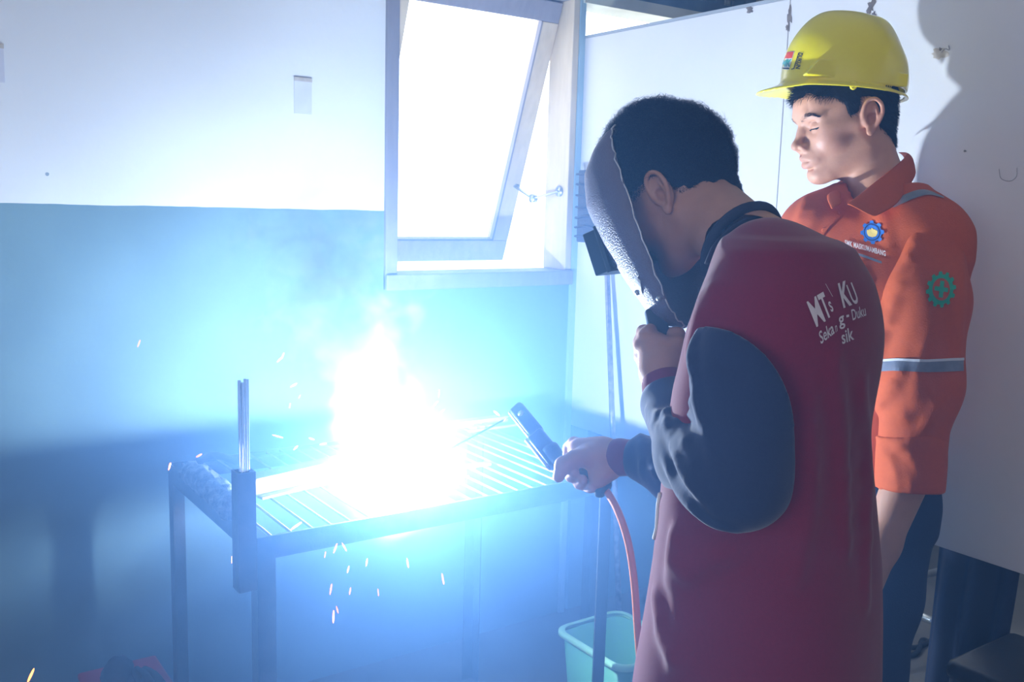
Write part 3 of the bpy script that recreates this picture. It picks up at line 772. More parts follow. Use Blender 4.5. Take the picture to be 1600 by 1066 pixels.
def text_px(body, x, y, dx, dy, size, bold=0.02, spacing=1.0, squeeze=1.0, up=None):
    """text whose base line starts at pixel x, y and runs along dx, dy"""
    V, F = text2d(body, 1.0, bold, spacing); u = np.array([dx, dy], float); u /= np.linalg.norm(u)
    w = np.array([u[1], -u[0]]) if up is None else np.array(up, float)
    return [(x + (a * u[0] * squeeze + b * w[0]) * size, y + (a * u[1] * squeeze + b * w[1]) * size) for a, b in V], F
def strands(name, V, Nn, mt, parent, length=0.012, width=0.0006, curl=1.0, seg=4, down=None, seed=1, kind='stuff', jit=0.5):
    r_ = np.random.RandomState(seed); n = len(V); VV = np.zeros((n, seg + 1, 2, 3))
    d = Nn + r_.randn(n, 3) * jit
    if down is not None: d = d + down
    d /= np.linalg.norm(d, axis=1)[:, None]
    side = np.cross(d, r_.randn(n, 3)); side /= np.linalg.norm(side, axis=1)[:, None] + 1e-9
    up_ = np.cross(side, d); ln = length * (0.6 + 0.8 * r_.rand(n, 1)); ph = r_.rand(n, 1) * 6.28
    for i in range(seg + 1):
        t = i / seg; a = ph + t * 5.0 * curl
        c = V + d * ln * t + (np.cos(a) - np.cos(ph)) * side * ln * 0.28 * curl + (np.sin(a) - np.sin(ph)) * up_ * ln * 0.28 * curl
        w_ = width * (1 - 0.7 * t); VV[:, i, 0] = c - side * w_; VV[:, i, 1] = c + side * w_
    F = []
    base = np.arange(n)[:, None] * (seg + 1) * 2
    for i in range(seg):
        q = np.array([2 * i, 2 * i + 1, 2 * i + 3, 2 * i + 2])[None] + base; F.append(q)
    o_ = obj(name, VV.reshape(-1, 3), np.concatenate(F), mt, parent, True)
    if kind: o_['kind'] = kind
    return o_
def normals(V, Q):
    a = V[Q[:, 2]] - V[Q[:, 0]]; b = V[Q[:, 3]] - V[Q[:, 1]]; n = np.cross(a, b); N_ = np.zeros_like(V)
    for j in range(4):
        for k in range(3): N_[:, k] += np.bincount(Q[:, j], n[:, k], len(V))
    return N_ / (np.linalg.norm(N_, axis=1)[:, None] + 1e-12)

def head_frame(o_, yaw_cam, pitch, roll=0.0):
    """x forward, y to the figure's left, z up; yaw_cam is measured from the view's left, turning away from the lens"""
    h = -cos(yaw_cam) * hR + sin(yaw_cam) * hF
    f = cos(pitch) * h - sin(pitch) * UP; l = np.cross(UP, h); u = np.cross(f, l)
    l, u = l * cos(roll) + u * sin(roll), u * cos(roll) - l * sin(roll)
    return frame_mat(o_, f, l, u)

def ear(F, sy, cx=-0.012, cz=-0.008, s=1.0, out=0.0):
    y0 = sy * (0.071 + out)
    def P3(a, b, c): return (cx + a * s, y0 + sy * b, cz + c * s)
    F.ell(P3(-0.003, 0.004, 0.002), (0.0175 * s, 0.007, 0.0275 * s), 0.008, local=True)
    pts = [P3(0.012, 0.004, -0.006), P3(0.012, 0.008, 0.012), P3(0.005, 0.012, 0.027), P3(-0.008, 0.016, 0.030), P3(-0.018, 0.018, 0.020),
           P3(-0.020, 0.017, 0.005), P3(-0.014, 0.013, -0.010), P3(-0.005, 0.008, -0.022), P3(0.004, 0.005, -0.027)]
    F.chain([np.array(p) for p in spline(pts, 22)], 0.0033, 0.003, local=True)
    F.ell(P3(0.002, 0.006, -0.026), (0.008, 0.0045, 0.009), 0.004, local=True)
    F.chain([P3(-0.010, 0.012, 0.016), P3(-0.012, 0.0125, 0.0), P3(-0.006, 0.0105, -0.012)], 0.0028, 0.003, local=True)
    F.ell(P3(-0.001, 0.013, -0.004), (0.0085, 0.0135, 0.0115), 0.003, 's', local=True)
    F.ell(P3(-0.006, 0.017, 0.018), (0.007, 0.006, 0.006), 0.003, 's', local=True)
    F.ell(P3(0.009, 0.006, -0.006), (0.004, 0.004, 0.007), 0.003, local=True)

def base_head(F, slim=1.0):
    c = F
    c.ell((-0.008 * slim - 0.006 * (2 - slim) if slim != 1 else -0.014, 0, 0.034), (0.096 if slim == 1 else 0.089, 0.074, 0.084), 0, local=True)
    c.ell((0.022, 0, 0.010), (0.068, 0.063, 0.082), 0.03, local=True)
    c.ell((0.020, 0, -0.050), (0.062, 0.048, 0.058), 0.03, local=True)
    for sy in (1, -1):
        c.cone((-0.012, sy * 0.052, -0.052), (0.052, sy * 0.020, -0.094), 0.016, 0.014, 0.028, local=True)
        c.ell((0.048, sy * 0.036, -0.028), (0.028, 0.022, 0.026), 0.02, local=True)
        c.cone((0.058, sy * 0.043, -0.008), (0.010, sy * 0.064, -0.010), 0.010, 0.008, 0.02, local=True)
    c.ell((0.068, 0, -0.097), (0.018, 0.020, 0.015), 0.022, local=True)
    return c

def finger(F, pts, rs, k=0.006, nail=None):
    F.chain(pts, rs, k)

# ================================================================== PERSON IN THE MAROON AND NAVY SWEATSHIRT (the welder)
TH = radians(35)
WO = at(1212, 700, 1.25); WO[2] = 0
WFm = head_frame(WO, TH, 0.0)
welder = thing('person', 'person in maroon sweatshirt with navy sleeves bending over the table, face behind a hand shield', 'person', (WO[0], WO[1], 0))
HS = 0.0052
# ---- jacket
F = Field((-0.22, -0.27, 0.60), (0.26, 0.27, 1.46), HS, WFm)
F.loft([(0.615, 0.008, 0, .163, .190), (0.75, 0.004, 0, .154, .186), (0.90, 0.0, 0, .138, .180), (1.05, 0.010, 0, .120, .172), (1.13, 0.010, 0, .112, .170),
        (1.21, 0.006, 0, .100, .162), (1.27, 0.0, 0, .080, .138), (1.30, 0.0, 0, .062, .10)], 0.0)
shN = F.L(at(1190, 484, 1.16)); shF = shN * [1, -1, 1] + [0.02, 0.02, -0.01]
F.ell((-0.030, 0, 1.195), (0.080, 0.13, 0.12), 0.05, local=True)
F.chain([(0.0, 0.05, 1.27), shN + [0, -0.02, 0.0], shN + [0.0, 0.0, -0.06]], [0.052, 0.055, 0.054], 0.05, local=True)
F.chain([(0.0, -0.05, 1.27), shF + [0, 0.02, 0], shF + [0.03, 0, -0.05]], [0.050, 0.058, 0.056], 0.05, local=True)
F.cone((-0.01, 0, 1.25), (0.030, 0, 1.285), 0.066, 0.064, 0.04, local=True)
# belly folds of the front hem and long soft back folds
for pts, r in ((((1062, 840), (1080, 850), (1110, 846), (1150, 862)), .013), (((1055, 905), (1070, 885), (1105, 872), (1140, 850)), .014),
               (((1050, 880), (1054, 862), (1056, 838)), .006), (((1072, 900), (1068, 960), (1062, 1020)), .007),
               (((1030, 935), (1042, 990), (1055, 1040)), .009), (((1110, 975), (1085, 1000), (1065, 1035)), .008),
               (((1300, 560), (1312, 700), (1318, 860)), .007), (((1260, 620), (1262, 760), (1240, 900)), .007), (((1345, 600), (1352, 760), (1350, 940)), .006),
               (((1100, 470), (1096, 500), (1082, 545)), .006), (((1118, 455), (1112, 480), (1100, 500)), .004)):
    F.fold(pts, r, 0.022, inset=0.006)
F.wobble(0.0018, 16, 4)
# neck opening
NB, NH = at(1182, 402, 1.315), at(1085, 326, 1.42)
nd = unit(NH - NB); F.cone(NB - nd * 0.012, NH, 0.060, 0.064, mode='s')
F.plane(NB + nd * 0.034, nd)
Fj = F.copy()
jk = sculpt(F, 'jacket', M['maroon'], welder, 3)
# ribbed collar
nk = F.L(at(1153, 385, 1.30))
pts = []
cr_b = unit(np.cross(nd, UP)); cr_c = np.cross(nd, cr_b)
for k in range(33):
    a = 2 * pi * k / 32; pts.append(NB + nd * 0.033 + 0.0615 * cos(a) * cr_b + 0.0615 * sin(a) * cr_c)
MB().tube(pts, 0.0075, 8, False).build('collar', M['navy_rib'], welder, True)

# ---- sleeves
def sleeve_near():
    A = at(1178, 500, 1.135); A2 = at(1170, 590, 1.115); E_ = at(1154, 750, 1.10); Wr = at(1048, 632, 1.32)
    F = Field(np.minimum.reduce([A, E_, Wr]) - 0.13, np.maximum.reduce([A, E_, Wr]) + 0.13, 0.0042)
    F.cone(A, A2, 0.063, 0.062)
    F.cone(A2, E_, 0.061, 0.052, 0.03)
    F.cone(E_, at(1098, 712, 1.20), 0.052, 0.055, 0.03)
    F.cone(at(1098, 712, 1.20), Wr, 0.054, 0.042, 0.03)
    F.ell(at(1200, 640, 1.13), (0.045, 0.045, 0.10), 0.05)
    # gathered folds from the crook of the elbow round the forearm
    for pts, r in ((((1012, 640), (1035, 650), (1070, 640), (1090, 618)), .0075), (((1016, 665), (1045, 668), (1078, 655)), .006),
                   (((1040, 640), (1052, 680), (1072, 725)), .0070), (((1060, 655), (1064, 690), (1085, 745), (1120, 800)), .0085),
                   (((1085, 640), (1072, 668), (1085, 720), (1110, 765)), .0075), (((1090, 600), (1096, 640), (1112, 690)), .0075),
                   (((1040, 715), (1065, 765), (1110, 808), (1150, 826)), .0085), (((1050, 700), (1078, 752), (1125, 800)), .006),
                   (((1092, 520), (1084, 560), (1088, 610)), .0075), (((1108, 700), (1120, 725), (1140, 735)), .006)):
        F.fold(pts, r * 1.25, 0.008, inset=0.0055)
    F.wobble(0.0016, 22, 5)
    # armhole seam: an arc from (1087, 515) over (1115, 503) to (1240, 660)
    F.ell(at(1093, 722, 1.08), (0.108, 0.156, 0.40), mode='i', A=np.stack([cR, cU, cF], 1))
    return F
F = sleeve_near(); sleeve_o = sculpt(F, 'sleeve', M['navy'], welder, 2)
FSN = F
# near cuff
def cuff(a, b, r0, r1, name='cuff', m_='maroon', flat=1.0):
    P_ = [a + (b - a) * t for t in np.linspace(0, 1, 9)]; rs = [r0 + (r1 - r0) * t + 0.0012 * sin(t * 9) for t in np.linspace(0, 1, 9)]
    mb = MB().tube(P_, rs, 28, False)
    return mb.tube([P_[0], P_[0] + (P_[1] - P_[0]) * 0.02], [rs[0], rs[0] * 0.7], 28, False).build(name, M[m_], welder, True)
cuff(at(1037, 592, 1.345), at(1050, 645, 1.315), 0.031, 0.038)
# far arm sleeve
S0, S1, S2, S3 = at(1165, 500, 1.42), at(1120, 700, 1.44), at(1068, 742, 1.49), at(1006, 718, 1.565)
F = Field(np.minimum.reduce([S0, S1, S2, S3]) - 0.09, np.maximum.reduce([S0, S1, S2, S3]) + 0.09, 0.0048)
F.chain([S0, S1, S2, S3], [0.060, 0.054, 0.048, 0.040], 0.03)
for pts in (((1000, 680), (1006, 700), (1004, 740)), ((1012, 700), (1025, 735), (1035, 752)), ((1022, 690), (1038, 712), (1045, 735))):
    F.fold(pts, 0.007, 0.012)
F.wobble(0.002, 26, 6)
sculpt(F, 'sleeve', M['navy'], welder, 2)
cuff(at(960, 714, 1.595), at(1003, 717, 1.567), 0.030, 0.033)

# ---- head, neck, hands: the body mesh
HW = head_frame(at(1055, 303, 1.455), radians(36), radians(36), 0.0); HW[:3, :3] *= 0.94
HWm = HW
F = Field((-0.17, -0.10, -0.27), (0.12, 0.10, 0.14), 0.0024, HW)
base_head(F)
# neck back to the shoulders
nb_ = F.L(NB)
F.cone((-0.030, 0, -0.045), nb_ + [0, 0, 0], 0.056, 0.060, 0.03, local=True)
F.cone(nb_, nb_ + (nb_ - np.array([-0.03, 0, -0.045])) * 0.25, 0.060, 0.054, 0.02, local=True)
F.ell((0.098, 0, -0.03), (0.018, 0.012, 0.022), 0.014, local=True)
ear(F, 1, -0.010, -0.008, 1.08, 0.002); ear(F, -1, -0.010, -0.008, 1.0)
Vh, Qh = F.mesh(); Vl = relax(Vh, Qh, 2); Vhw = F.W(Vl); parts = [(Vhw, Qh, None)]
FH = F
# welder's left hand, a fist round the shield handle
def local_field(pts, m_, h): return Field(np.min(pts, 0) - m_, np.max(pts, 0) + m_, h)
D = 1.375
P2 = lambda x, y, d=D: at(x, y, d)
F = local_field([P2(985, 500), P2(1080, 640), P2(1030, 560, 1.46), P2(1030, 600, 1.31)], 0.03, 0.0021)
F.cone(P2(1038, 618, 1.335), P2(1034, 585, 1.355), 0.0265, 0.028)                 # wrist
F.cone(P2(1030, 575, 1.365), P2(1022, 545, 1.378), 0.026, 0.024, 0.02)            # metacarpus
F.cone(P2(1044, 572, 1.36), P2(1050, 550, 1.365), 0.022, 0.018, 0.02)             # ball of the thumb
for i, (kx, ky) in enumerate(((1010, 527), (1004, 541), (1004, 557), (1009, 571))):
    kd = D + 0.006 + i * 0.004; r = (0.0112, 0.0115, 0.0108, 0.0095)[i]
    F.chain([P2(kx + 14, ky + 6, kd - 0.004), P2(kx, ky, kd), P2(kx - 4 + i, ky - 8 + i * 2, kd + 0.034), P2(kx + 16, ky - 8 + i * 2, kd + 0.05), P2(kx + 34, ky - 3 + i * 2, kd + 0.038)],
            [r * 1.1, r * 1.05, r * 0.92, r * 0.86, r * 0.75], 0.006)
F.chain([P2(1046, 566, 1.358), P2(1060, 540, 1.365), P2(1058, 524, 1.385), P2(1044, 520, 1.402)], [0.0145, 0.0118, 0.0108, 0.009], 0.008)   # thumb
F.cone(P2(1012, 524, D + .002), P2(1016, 516, D + 0.012), 0.0105, 0.010, 0.006)
V, Q = F.mesh(); V = relax(V, Q, 2); parts.append((F.W(V), Q, None))
# forearm skin up to inside the cuff is part of the wrist cone
# welder's right hand round the electrode holder
D = 1.60
F = local_field([P2(860, 670), P2(985, 790), P2(900, 730, 1.68), P2(900, 730, 1.53)], 0.015, 0.0021)
F.cone(P2(985, 716, 1.585), P2(950, 712, 1.60), 0.026, 0.0255)
F.ell(P2(925, 712, 1.605), (0.034, 0.034, 0.021), 0.022)
F.cone(P2(940, 706, 1.612), P2(905, 702, 1.622), 0.022, 0.018, 0.02)
F.cone(P2(950, 735, 1.59), P2(935, 748, 1.585), 0.019, 0.017, 0.018)       # heel of the hand
# thumb over the top towards the lens side
F.chain([P2(925, 712, 1.59), P2(897, 718, 1.578), P2(880, 727, 1.570), P2(873, 745, 1.568)], [0.0165, 0.0135, 0.0125, 0.0100], 0.010)
# index finger along the far side
F.chain([P2(912, 698, 1.630), P2(897, 693, 1.640), P2(889, 700, 1.648), P2(886, 716, 1.640)], [0.0125, 0.0105, 0.0095, 0.0085], 0.007)
# three fingers coming round under the handle, tips towards the lens
for (ax, ay, bx, by, r) in ((898, 738, 893, 744, .0100), (910, 750, 906, 755, .0100), (922, 762, 920, 767, .0088)):
    F.chain([P2(ax + 22, ay - 30, 1.63), P2(ax + 4, ay - 10, 1.648), P2(ax - 3, ay + 6, 1.63), P2(bx, by, 1.590), P2(bx + 4, by - 5, 1.574)],
            [r * 1.2, r * 1.15, r * 1.1, r * 1.05, r * 0.9], 0.004)
V, Q = F.mesh(); V = relax(V, Q, 2); parts.append((F.W(V), Q, None))
# torso, hips and legs inside the clothes
F = Field((-0.20, -0.22, 0.03), (0.20, 0.22, 1.36), 0.012, WFm)
F.loft([(0.80, 0, 0, .105, .155), (1.0, 0, 0, .09, .14), (1.14, 0, 0, .08, .12), (1.22, 0.0, 0, .05, .08)])
for sy in (1, -1): F.cone((0, sy * 0.09, 0.84), (0, sy * 0.10, 0.10), 0.075, 0.04, 0.02, local=True); F.cone((0, sy * 0.10, 0.07), (0.14, sy * 0.11, 0.045), 0.035, 0.028, 0.01, local=True)
V, Q = F.mesh(); parts.append((F.W(V), Q, None))
wbody = join_mesh('body', parts, M['skin'], welder)
# trousers and shoes below the frame
F = Field((-0.22, -0.26, 0.02), (0.24, 0.26, 0.86), 0.009, WFm)
F.loft([(0.72, 0, 0, .122, .17), (0.84, 0, 0, .115, .165)])
for sy in (1, -1): F.cone((0, sy * 0.088, 0.76), (0.0, sy * 0.105, 0.075), 0.092, 0.060, 0.02, local=True)
F.wobble(0.003, 20, 8); F.plane((0, 0, 0.06), (0, 0, -1), True)
sculpt(F, 'trousers', M['trouser'], welder, 2)
for sy in (1, -1):
    F = Field((-0.12, sy * 0.11 - 0.07, -0.01), (0.25, sy * 0.11 + 0.07, 0.12), 0.006, WFm)
    F.cone((-0.03, sy * 0.105, 0.05), (0.15, sy * 0.11, 0.035), 0.045, 0.036, local=True); F.plane((0, 0, 0.002), (0, 0, -1), True)
    sculpt(F, 'shoe', M['black_rubber'], welder, 2)

# ---- hair
F = Field((-0.14, -0.11, -0.13), (0.12, 0.11, 0.16), 0.0034, HW)
F.ell((-0.016, 0, 0.038), (0.101, 0.080, 0.093), 0, local=True)
F.ell((-0.002, 0, 0.068), (0.082, 0.076, 0.088), 0.02, local=True)
F.cone((-0.055, 0.0, -0.01), (-0.060, 0, -0.040), 0.046, 0.038, 0.03, local=True)
F.wobble(0.0040, 150, 9); F.wobble(0.003, 330, 10)
# hair line: above the ears, down to the nape
F.plane((0.0, 0, -0.055), (0.35, 0, -1), True)
F.op(lambda x, y, z: (-(z - (0.024 - 0.2 * np.minimum(x + 0.03, 0) * 0 ) ) * 0.9 + (x + 0.022) * 0.75 + 0 * y), (-0.02, -0.2, -0.2), (0.2, 0.2, 0.2), mode='i') if False else None
def hairline(x, y, z):
    zl = np.interp(x, [-0.12, -0.055, -0.032, -0.020, 0.0, 0.03, 0.05, 0.075, 0.1], [-0.075, -0.062, -0.02, 0.022, 0.028, 0.005, 0.03, 0.062, 0.075])
    return (zl - z + 0 * y) * 0.8
F.op(hairline, (-0.3, -0.3, -0.3), (0.3, 0.3, 0.3), mode='i')
V, Q = F.mesh(); V = relax(V, Q, 1); Vw = F.W(V); Nw = normals(Vw, Q)
hr = obj('hair', Vw, Q, M['hair'], welder)
r_ = np.random.RandomState(3); sel = r_.choice(len(Vw), 26000, True); Vs = Vw[sel]; zz = V[sel]
ln_ = np.clip((zz[:, 2] + 0.05) / 0.1, 0.15, 1)[:, None]
strands('curls', Vs, Nw[sel], M['hair'], hr, 0.0115 * ln_, 0.00045, 1.5, 5, seed=4)

# ---- lanyard round the neck
pl_ = [at(1106, 412, 1.285), at(1118, 385, 1.272), at(1138, 363, 1.272), at(1162, 348, 1.282), at(1190, 343, 1.31), at(1196, 348, 1.36)]
MB().tube(spline(pl_, 24), 0.0062, 6, flat=0.4).build('lanyard', M['navy_rib'], welder, True)
# zip edge of the open front
zp = [Fj.hit(x, y, -0.002) for x, y in ((1040, 775), (1039, 800), (1038, 825))]
zp = []
for y in (772, 790, 808, 826, 842):
    x = 1000
    while Fj.hit(x, y) is None and x < 1100: x += 1
    zp.append(Fj.hit(x + 2, y, 0.001))
MB().tube(zp, 0.0028, 6).build('zip_tape', M['white_paint'], welder, True)

# ---- print on the back
tj = [bvh(jk)]
prints = [('M', 1273, 512, 18, -12, 60, 0.008, 0.44, (-0.37, -0.93)), ('T', 1289, 498, 10, -6, 54, 0.03, 0.34, (-0.36, -0.93)), ('s', 1297, 488, 8, -5, 34, 0.01, 0.42, (-0.36, -0.93)),
          ('/', 1299, 464, 4, -2, 30, 0.0, 0.3, (-0.6, -0.9)), ('K', 1315, 481, 15, -6, 53, 0.03, 0.40, (-0.23, -0.97)), ('U', 1331, 477, 11, -6, 46, 0.015, 0.36, (-0.36, -0.93)),
          ('Seka', 1281, 538, 27, -22, 27, 0.012, 0.56, (-0.2, -0.98)), ('n', 1304, 520, 10, -8, 22, 0.0, 0.4, (-0.14, -0.98)), ('g', 1310, 509, 10, -4, 28, 0.016, 0.75, (-0.16, -0.98)),
          ('-', 1321, 500, 1, -0.3, 24, 0.03, 0.6, (-0.1, -1)), ('Duku', 1330, 501, 22, -8, 24, 0.008, 0.44, (-0.16, -0.98)),
          ('sik', 1314, 538, 21, -9, 29, 0.014, 0.62, (-0.14, -0.98))]
for (b_, x, y, dx, dy, sz, bo, sq, up_) in prints:
    V, Fc = text_px(b_, x, y, dx, dy, sz, bo, 1.0, sq, up_)
    decal('print_lettering', V, Fc, tj, M['print'], jk, 0.0016)

# ================================================================== HAND SHIELD
def camdir(r, u, f): return r * hR + u * UP + f * hF
pm = radians(23); hh = -cos(TH) * hR + sin(TH) * hF
mn = cos(pm) * hh - sin(pm) * UP; mu = sin(pm) * hh + cos(pm) * UP; ms = np.cross(UP, hh)      # ms points to the wearer's left, towards the lens
shield = thing('welding_hand_shield', 'grey hand-held welding shield with a dark window box held before the face', 'welding mask', tuple(at(1000, 400, 1.42)))
MO = at(1000, 352, 1.375) - ms * 0.094    # centre of the rim plane
V = []; F_ = []; nu, nv = 40, 44
def shield_pt(a, w, off=0.0):
    """a: angle round the face from -90 to 90 degrees, w: -1 bottom to 1 top"""
    wd = np.interp(w, [-1, -0.93, -0.8, -0.4, 0.2, 0.6, 0.85, 0.96, 1.0], [0.058, 0.074, 0.086, 0.096, 0.102, 0.102, 0.096, 0.084, 0.070])
    dp = np.interp(w, [-1, -0.93, -0.8, -0.4, 0.0, 0.4, 0.7, 0.9, 1.0], [0.020, 0.042, 0.058, 0.080, 0.097, 0.106, 0.092, 0.056, 0.014])
    hw = 0.156
    c_, s_ = cos(a), sin(a)
    n_ = dp * abs(c_) ** 0.75 + off * c_; l_ = (wd * math.copysign(abs(s_) ** 0.85, s_)) + off * s_
    bend = -0.012 * (1 - (w) ** 2) * 0
    return MO + mu * (w * hw) + mn * (n_ + bend) + ms * l_
for off in (0.0, -0.003):
    for j in range(nv + 1):
        w = -cos(pi * j / nv)
        for i in range(nu + 1): V.append(shield_pt(-pi / 2 + pi * i / nu, w, off))
n1 = (nu + 1) * (nv + 1)
for j in range(nv):
    for i in range(nu):
        q = j * (nu + 1) + i; F_.append((q, q + 1, q + nu + 2, q + nu + 1)); F_.append((n1 + q, n1 + q + nu + 1, n1 + q + nu + 2, n1 + q + 1))
rim_ids = [j * (nu + 1) for j in range(nv + 1)] + [nv * (nu + 1) + i for i in range(1, nu + 1)] + [j * (nu + 1) + nu for j in range(nv - 1, -1, -1)] + [i for i in range(nu - 1, 0, -1)]
for k in range(len(rim_ids)):
    a, b = rim_ids[k], rim_ids[(k + 1) % len(rim_ids)]; F_.append((a, b, n1 + b, n1 + a))
so = obj('shell', V, F_, M['shield'], shield)
# frayed paler rim
rp = [np.array(V[k]) for k in rim_ids]; rr_ = np.random.RandomState(5)
rp = [p + rr_.randn(3) * 0.0009 for p in rp]; rp.append(rp[0])
MB().tube(rp, 0.0012, 5, False).build('worn_rim', M['tag'], shield, True)
# window box, square to the sight line
fm = np.eye(4); bn = unit(mn * 0.86 - mu * 0.50); bu = np.cross(ms, bn) * -1.0
bn = mn; bu = mu
BC = MO - mu * 0.006 + mn * 0.086
BM = frame_mat(BC, bn, ms, bu)
MB().box((-0.03, -0.058, -0.034), (0.028, 0.062, 0.034), BM, 0.002).build('window_box', M['shield_in'], shield)
MB().box((0.0275, -0.05, -0.026), (0.030, 0.05, 0.026), BM).build('dark_lens', M['lens'], shield)
MB().box((-0.006, -0.066, -0.037), (0.002, 0.070, 0.037), BM, 0.001).build('box_flange', M['shield_in'], shield)
# tag and rivet on the lower front
ts = [bvh(so)]
d_ = decal('worn_label', [(992, 430), (1001, 438), (1004, 462), (995, 452)], [(0, 1, 2, 3)], ts, M['tag'], shield, 0.001)
for (x, y) in ((1030, 466), (996, 457)):
    h_ = ts[0].ray_cast(Vector(CAM), Vector(ray(x, y)).normalized(), 4)
    if h_[0] is not None:
        p = np.array(h_[0]); n_ = unit(np.array(h_[1])); n_ = n_ if n_ @ ray(x, y) < 0 else -n_
        MB().tube([p - n_ * 0.002, p + n_ * 0.003, p + n_ * 0.0045], [0.0045, 0.004, 0.0015], 10).build('rivet', M['alu'], shield, True)
# handle
hA, hB = at(1022, 482, 1.405), at(1040, 566, 1.392)
hx = unit(hB - hA); hy = unit(np.cross(hx, cF)); hz = np.cross(hx, hy)
MB().box((0, -0.0145, -0.010), (np.linalg.norm(hB - hA), 0.0145, 0.010), frame_mat(hA, hx, hy, hz), 0.004).build('handle', M['black_plastic'], shield, True)

# ================================================================== ELECTRODE HOLDER
eh = thing('electrode_holder', 'black electrode holder with a bare metal jaw gripped in the right hand', 'welding tool', tuple(at(900, 720, 1.62)))
j0, j1, j2, j3 = at(806, 636, 1.80), at(838, 680, 1.735), at(868, 712, 1.69), at(948, 768, 1.59)
ax_ = unit(j2 - j0); sid = -unit(np.cross(ax_, cF)); nrm = np.cross(ax_, sid)
JM = frame_mat(j0, ax_, sid, nrm); l1 = np.linalg.norm(j1 - j0); l2 = np.linalg.norm(j2 - j0)
MB().box((0, -0.014, -0.010), (l1, 0.016, 0.010), JM, 0.007).build('jaw', M['black_plastic'], eh, True)
MB().box((l1 - 0.004, -0.012, -0.011), (l2 + 0.02, 0.021, 0.011), JM, 0.005).build('insulator', M['black_plastic'], eh, True)
MB().box((0.002, 0.010, -0.008), (l1 + 0.004, 0.0185, 0.008), JM, 0.003).build('copper_contact', M['jaw'], eh, True)
MB().box((l1 - 0.006, 0.016, -0.009), (l2 + 0.012, 0.0265, 0.009), JM, 0.003).build('spring_lever', M['jaw'], eh, True)
MB().tube([j0 + ax_ * 0.030 - nrm * 0.011, j0 + ax_ * 0.030 + nrm * 0.0115], 0.0062, 14).build('pivot_pin', M['jaw'], eh, True)
MB().tube(spline([j2 - ax_ * 0.02, j2 + ax_ * 0.02, at(912, 738, 1.615), at(935, 757, 1.598), j3], 16), [0.016] * 3 + [0.0165] * 11 + [0.019, 0.017, 0.013], 16).build('handle', M['black_rubber'], eh, True)
el = thing('welding_electrode', 'thin electrode rod clamped in the holder jaw and reaching to the arc', 'electrode', tuple((j0 + ARC) / 2))
tip = ARC + np.array([0.006, -0.002, 0.010]); st_ = j0 + ax_ * 0.012 + sid * 0.012
MB().tube([st_ + (tip - st_) * 0.08, tip], 0.0021, 8).build('flux_coating', M['rod'], el, True)
MB().tube([st_ - (tip - st_) * 0.01, st_ + (tip - st_) * 0.10], 0.0012, 6).build('bare_end', M['chrome'], el, True)
cb_ = spline([j3 - (j3 - at(935, 757, 1.598)) * 0.5, j3, at(966, 800, 1.565), at(982, 850, 1.55), at(991, 910, 1.55), at(996, 980, 1.56), at(1002, 1066, 1.60), at(1010, 1200, 1.66)], 40)
cb_ += [np.array([cb_[-1][0] + 0.03, cb_[-1][1] + 0.02, 0.12]), np.array([cb_[-1][0] + 0.10, cb_[-1][1] + 0.05, 0.010]), np.array([cb_[-1][0] + 0.22, cb_[-1][1] + 0.16, 0.009])]
tag(MB().tube(spline(cb_, 90), 0.0062, 10).build('welding_cable', M['cable'], None, True), 'orange welding cable hanging from the electrode holder to the floor', 'cable')

# ================================================================== PERSON IN THE ORANGE WORK SHIRT
KW = 1.072
def aw(x, y, d): return at(x, y, d * KW)
RS = KW
PH = radians(-42)
OO = aw(1344, 600, 1.80); OO[2] = 0
OFm = head_frame(OO, PH, 0.0)
OFs = OFm.copy(); OFs[:3, :3] *= KW; OFs[2, 3] = CH - CH * KW
watcher = thing('person', 'person in orange work shirt and yellow helmet standing by the partition, looking down', 'person', (OO[0], OO[1], 0))
F = Field((-0.20, -0.27, 0.80), (0.22, 0.27, 1.50), 0.0050, OFs)
F.loft([(0.885, 0, 0, .123, .165), (0.95, 0, 0, .122, .165), (1.10, 0, 0, .118, .168), (1.20, 0.0, 0, .112, .176), (1.28, -0.005, 0, .10, .172), (1.335, -0.012, 0, .080, .14), (1.37, -0.02, 0, .062, .095), (1.40, -0.02, 0, .055, .07)])
sN = F.L(aw(1456, 372, 1.67)); sF = sN * [1, -1, 1]
F.chain([(-0.015, 0.06, 1.355), sN + [0, -0.025, 0.012], sN], [0.045, 0.058, 0.060], 0.05, local=True)
F.chain([(-0.015, -0.06, 1.355), sF + [0, 0.025, 0.012], sF], [0.045, 0.058, 0.060], 0.05, local=True)
F.ell((0.05, 0.05, 1.22), (0.07, 0.08, 0.08), 0.05, local=True)
for pts, r in ((((1290, 400), (1330, 420), (1352, 470)), .006), (((1262, 310), (1255, 340), (1250, 370)), .007), (((1275, 330), (1268, 360), (1262, 372)), .006),
               (((1350, 400), (1348, 450), (1345, 500)), .008), (((1372, 330), (1385, 350), (1392, 390)), .006), (((1340, 350), (1318, 340), (1300, 345)), .005)):
    F.fold(pts, r * 1.5, 0.014, inset=0.008)
F.wobble(0.0018, 20, 14)
F.cone((-0.02, 0, 1.33), (0.01, 0, 1.55), 0.05, 0.062, mode='s', local=True)
FO = F
shirt = sculpt(F, 'work_shirt', M['orange'], watcher, 3)
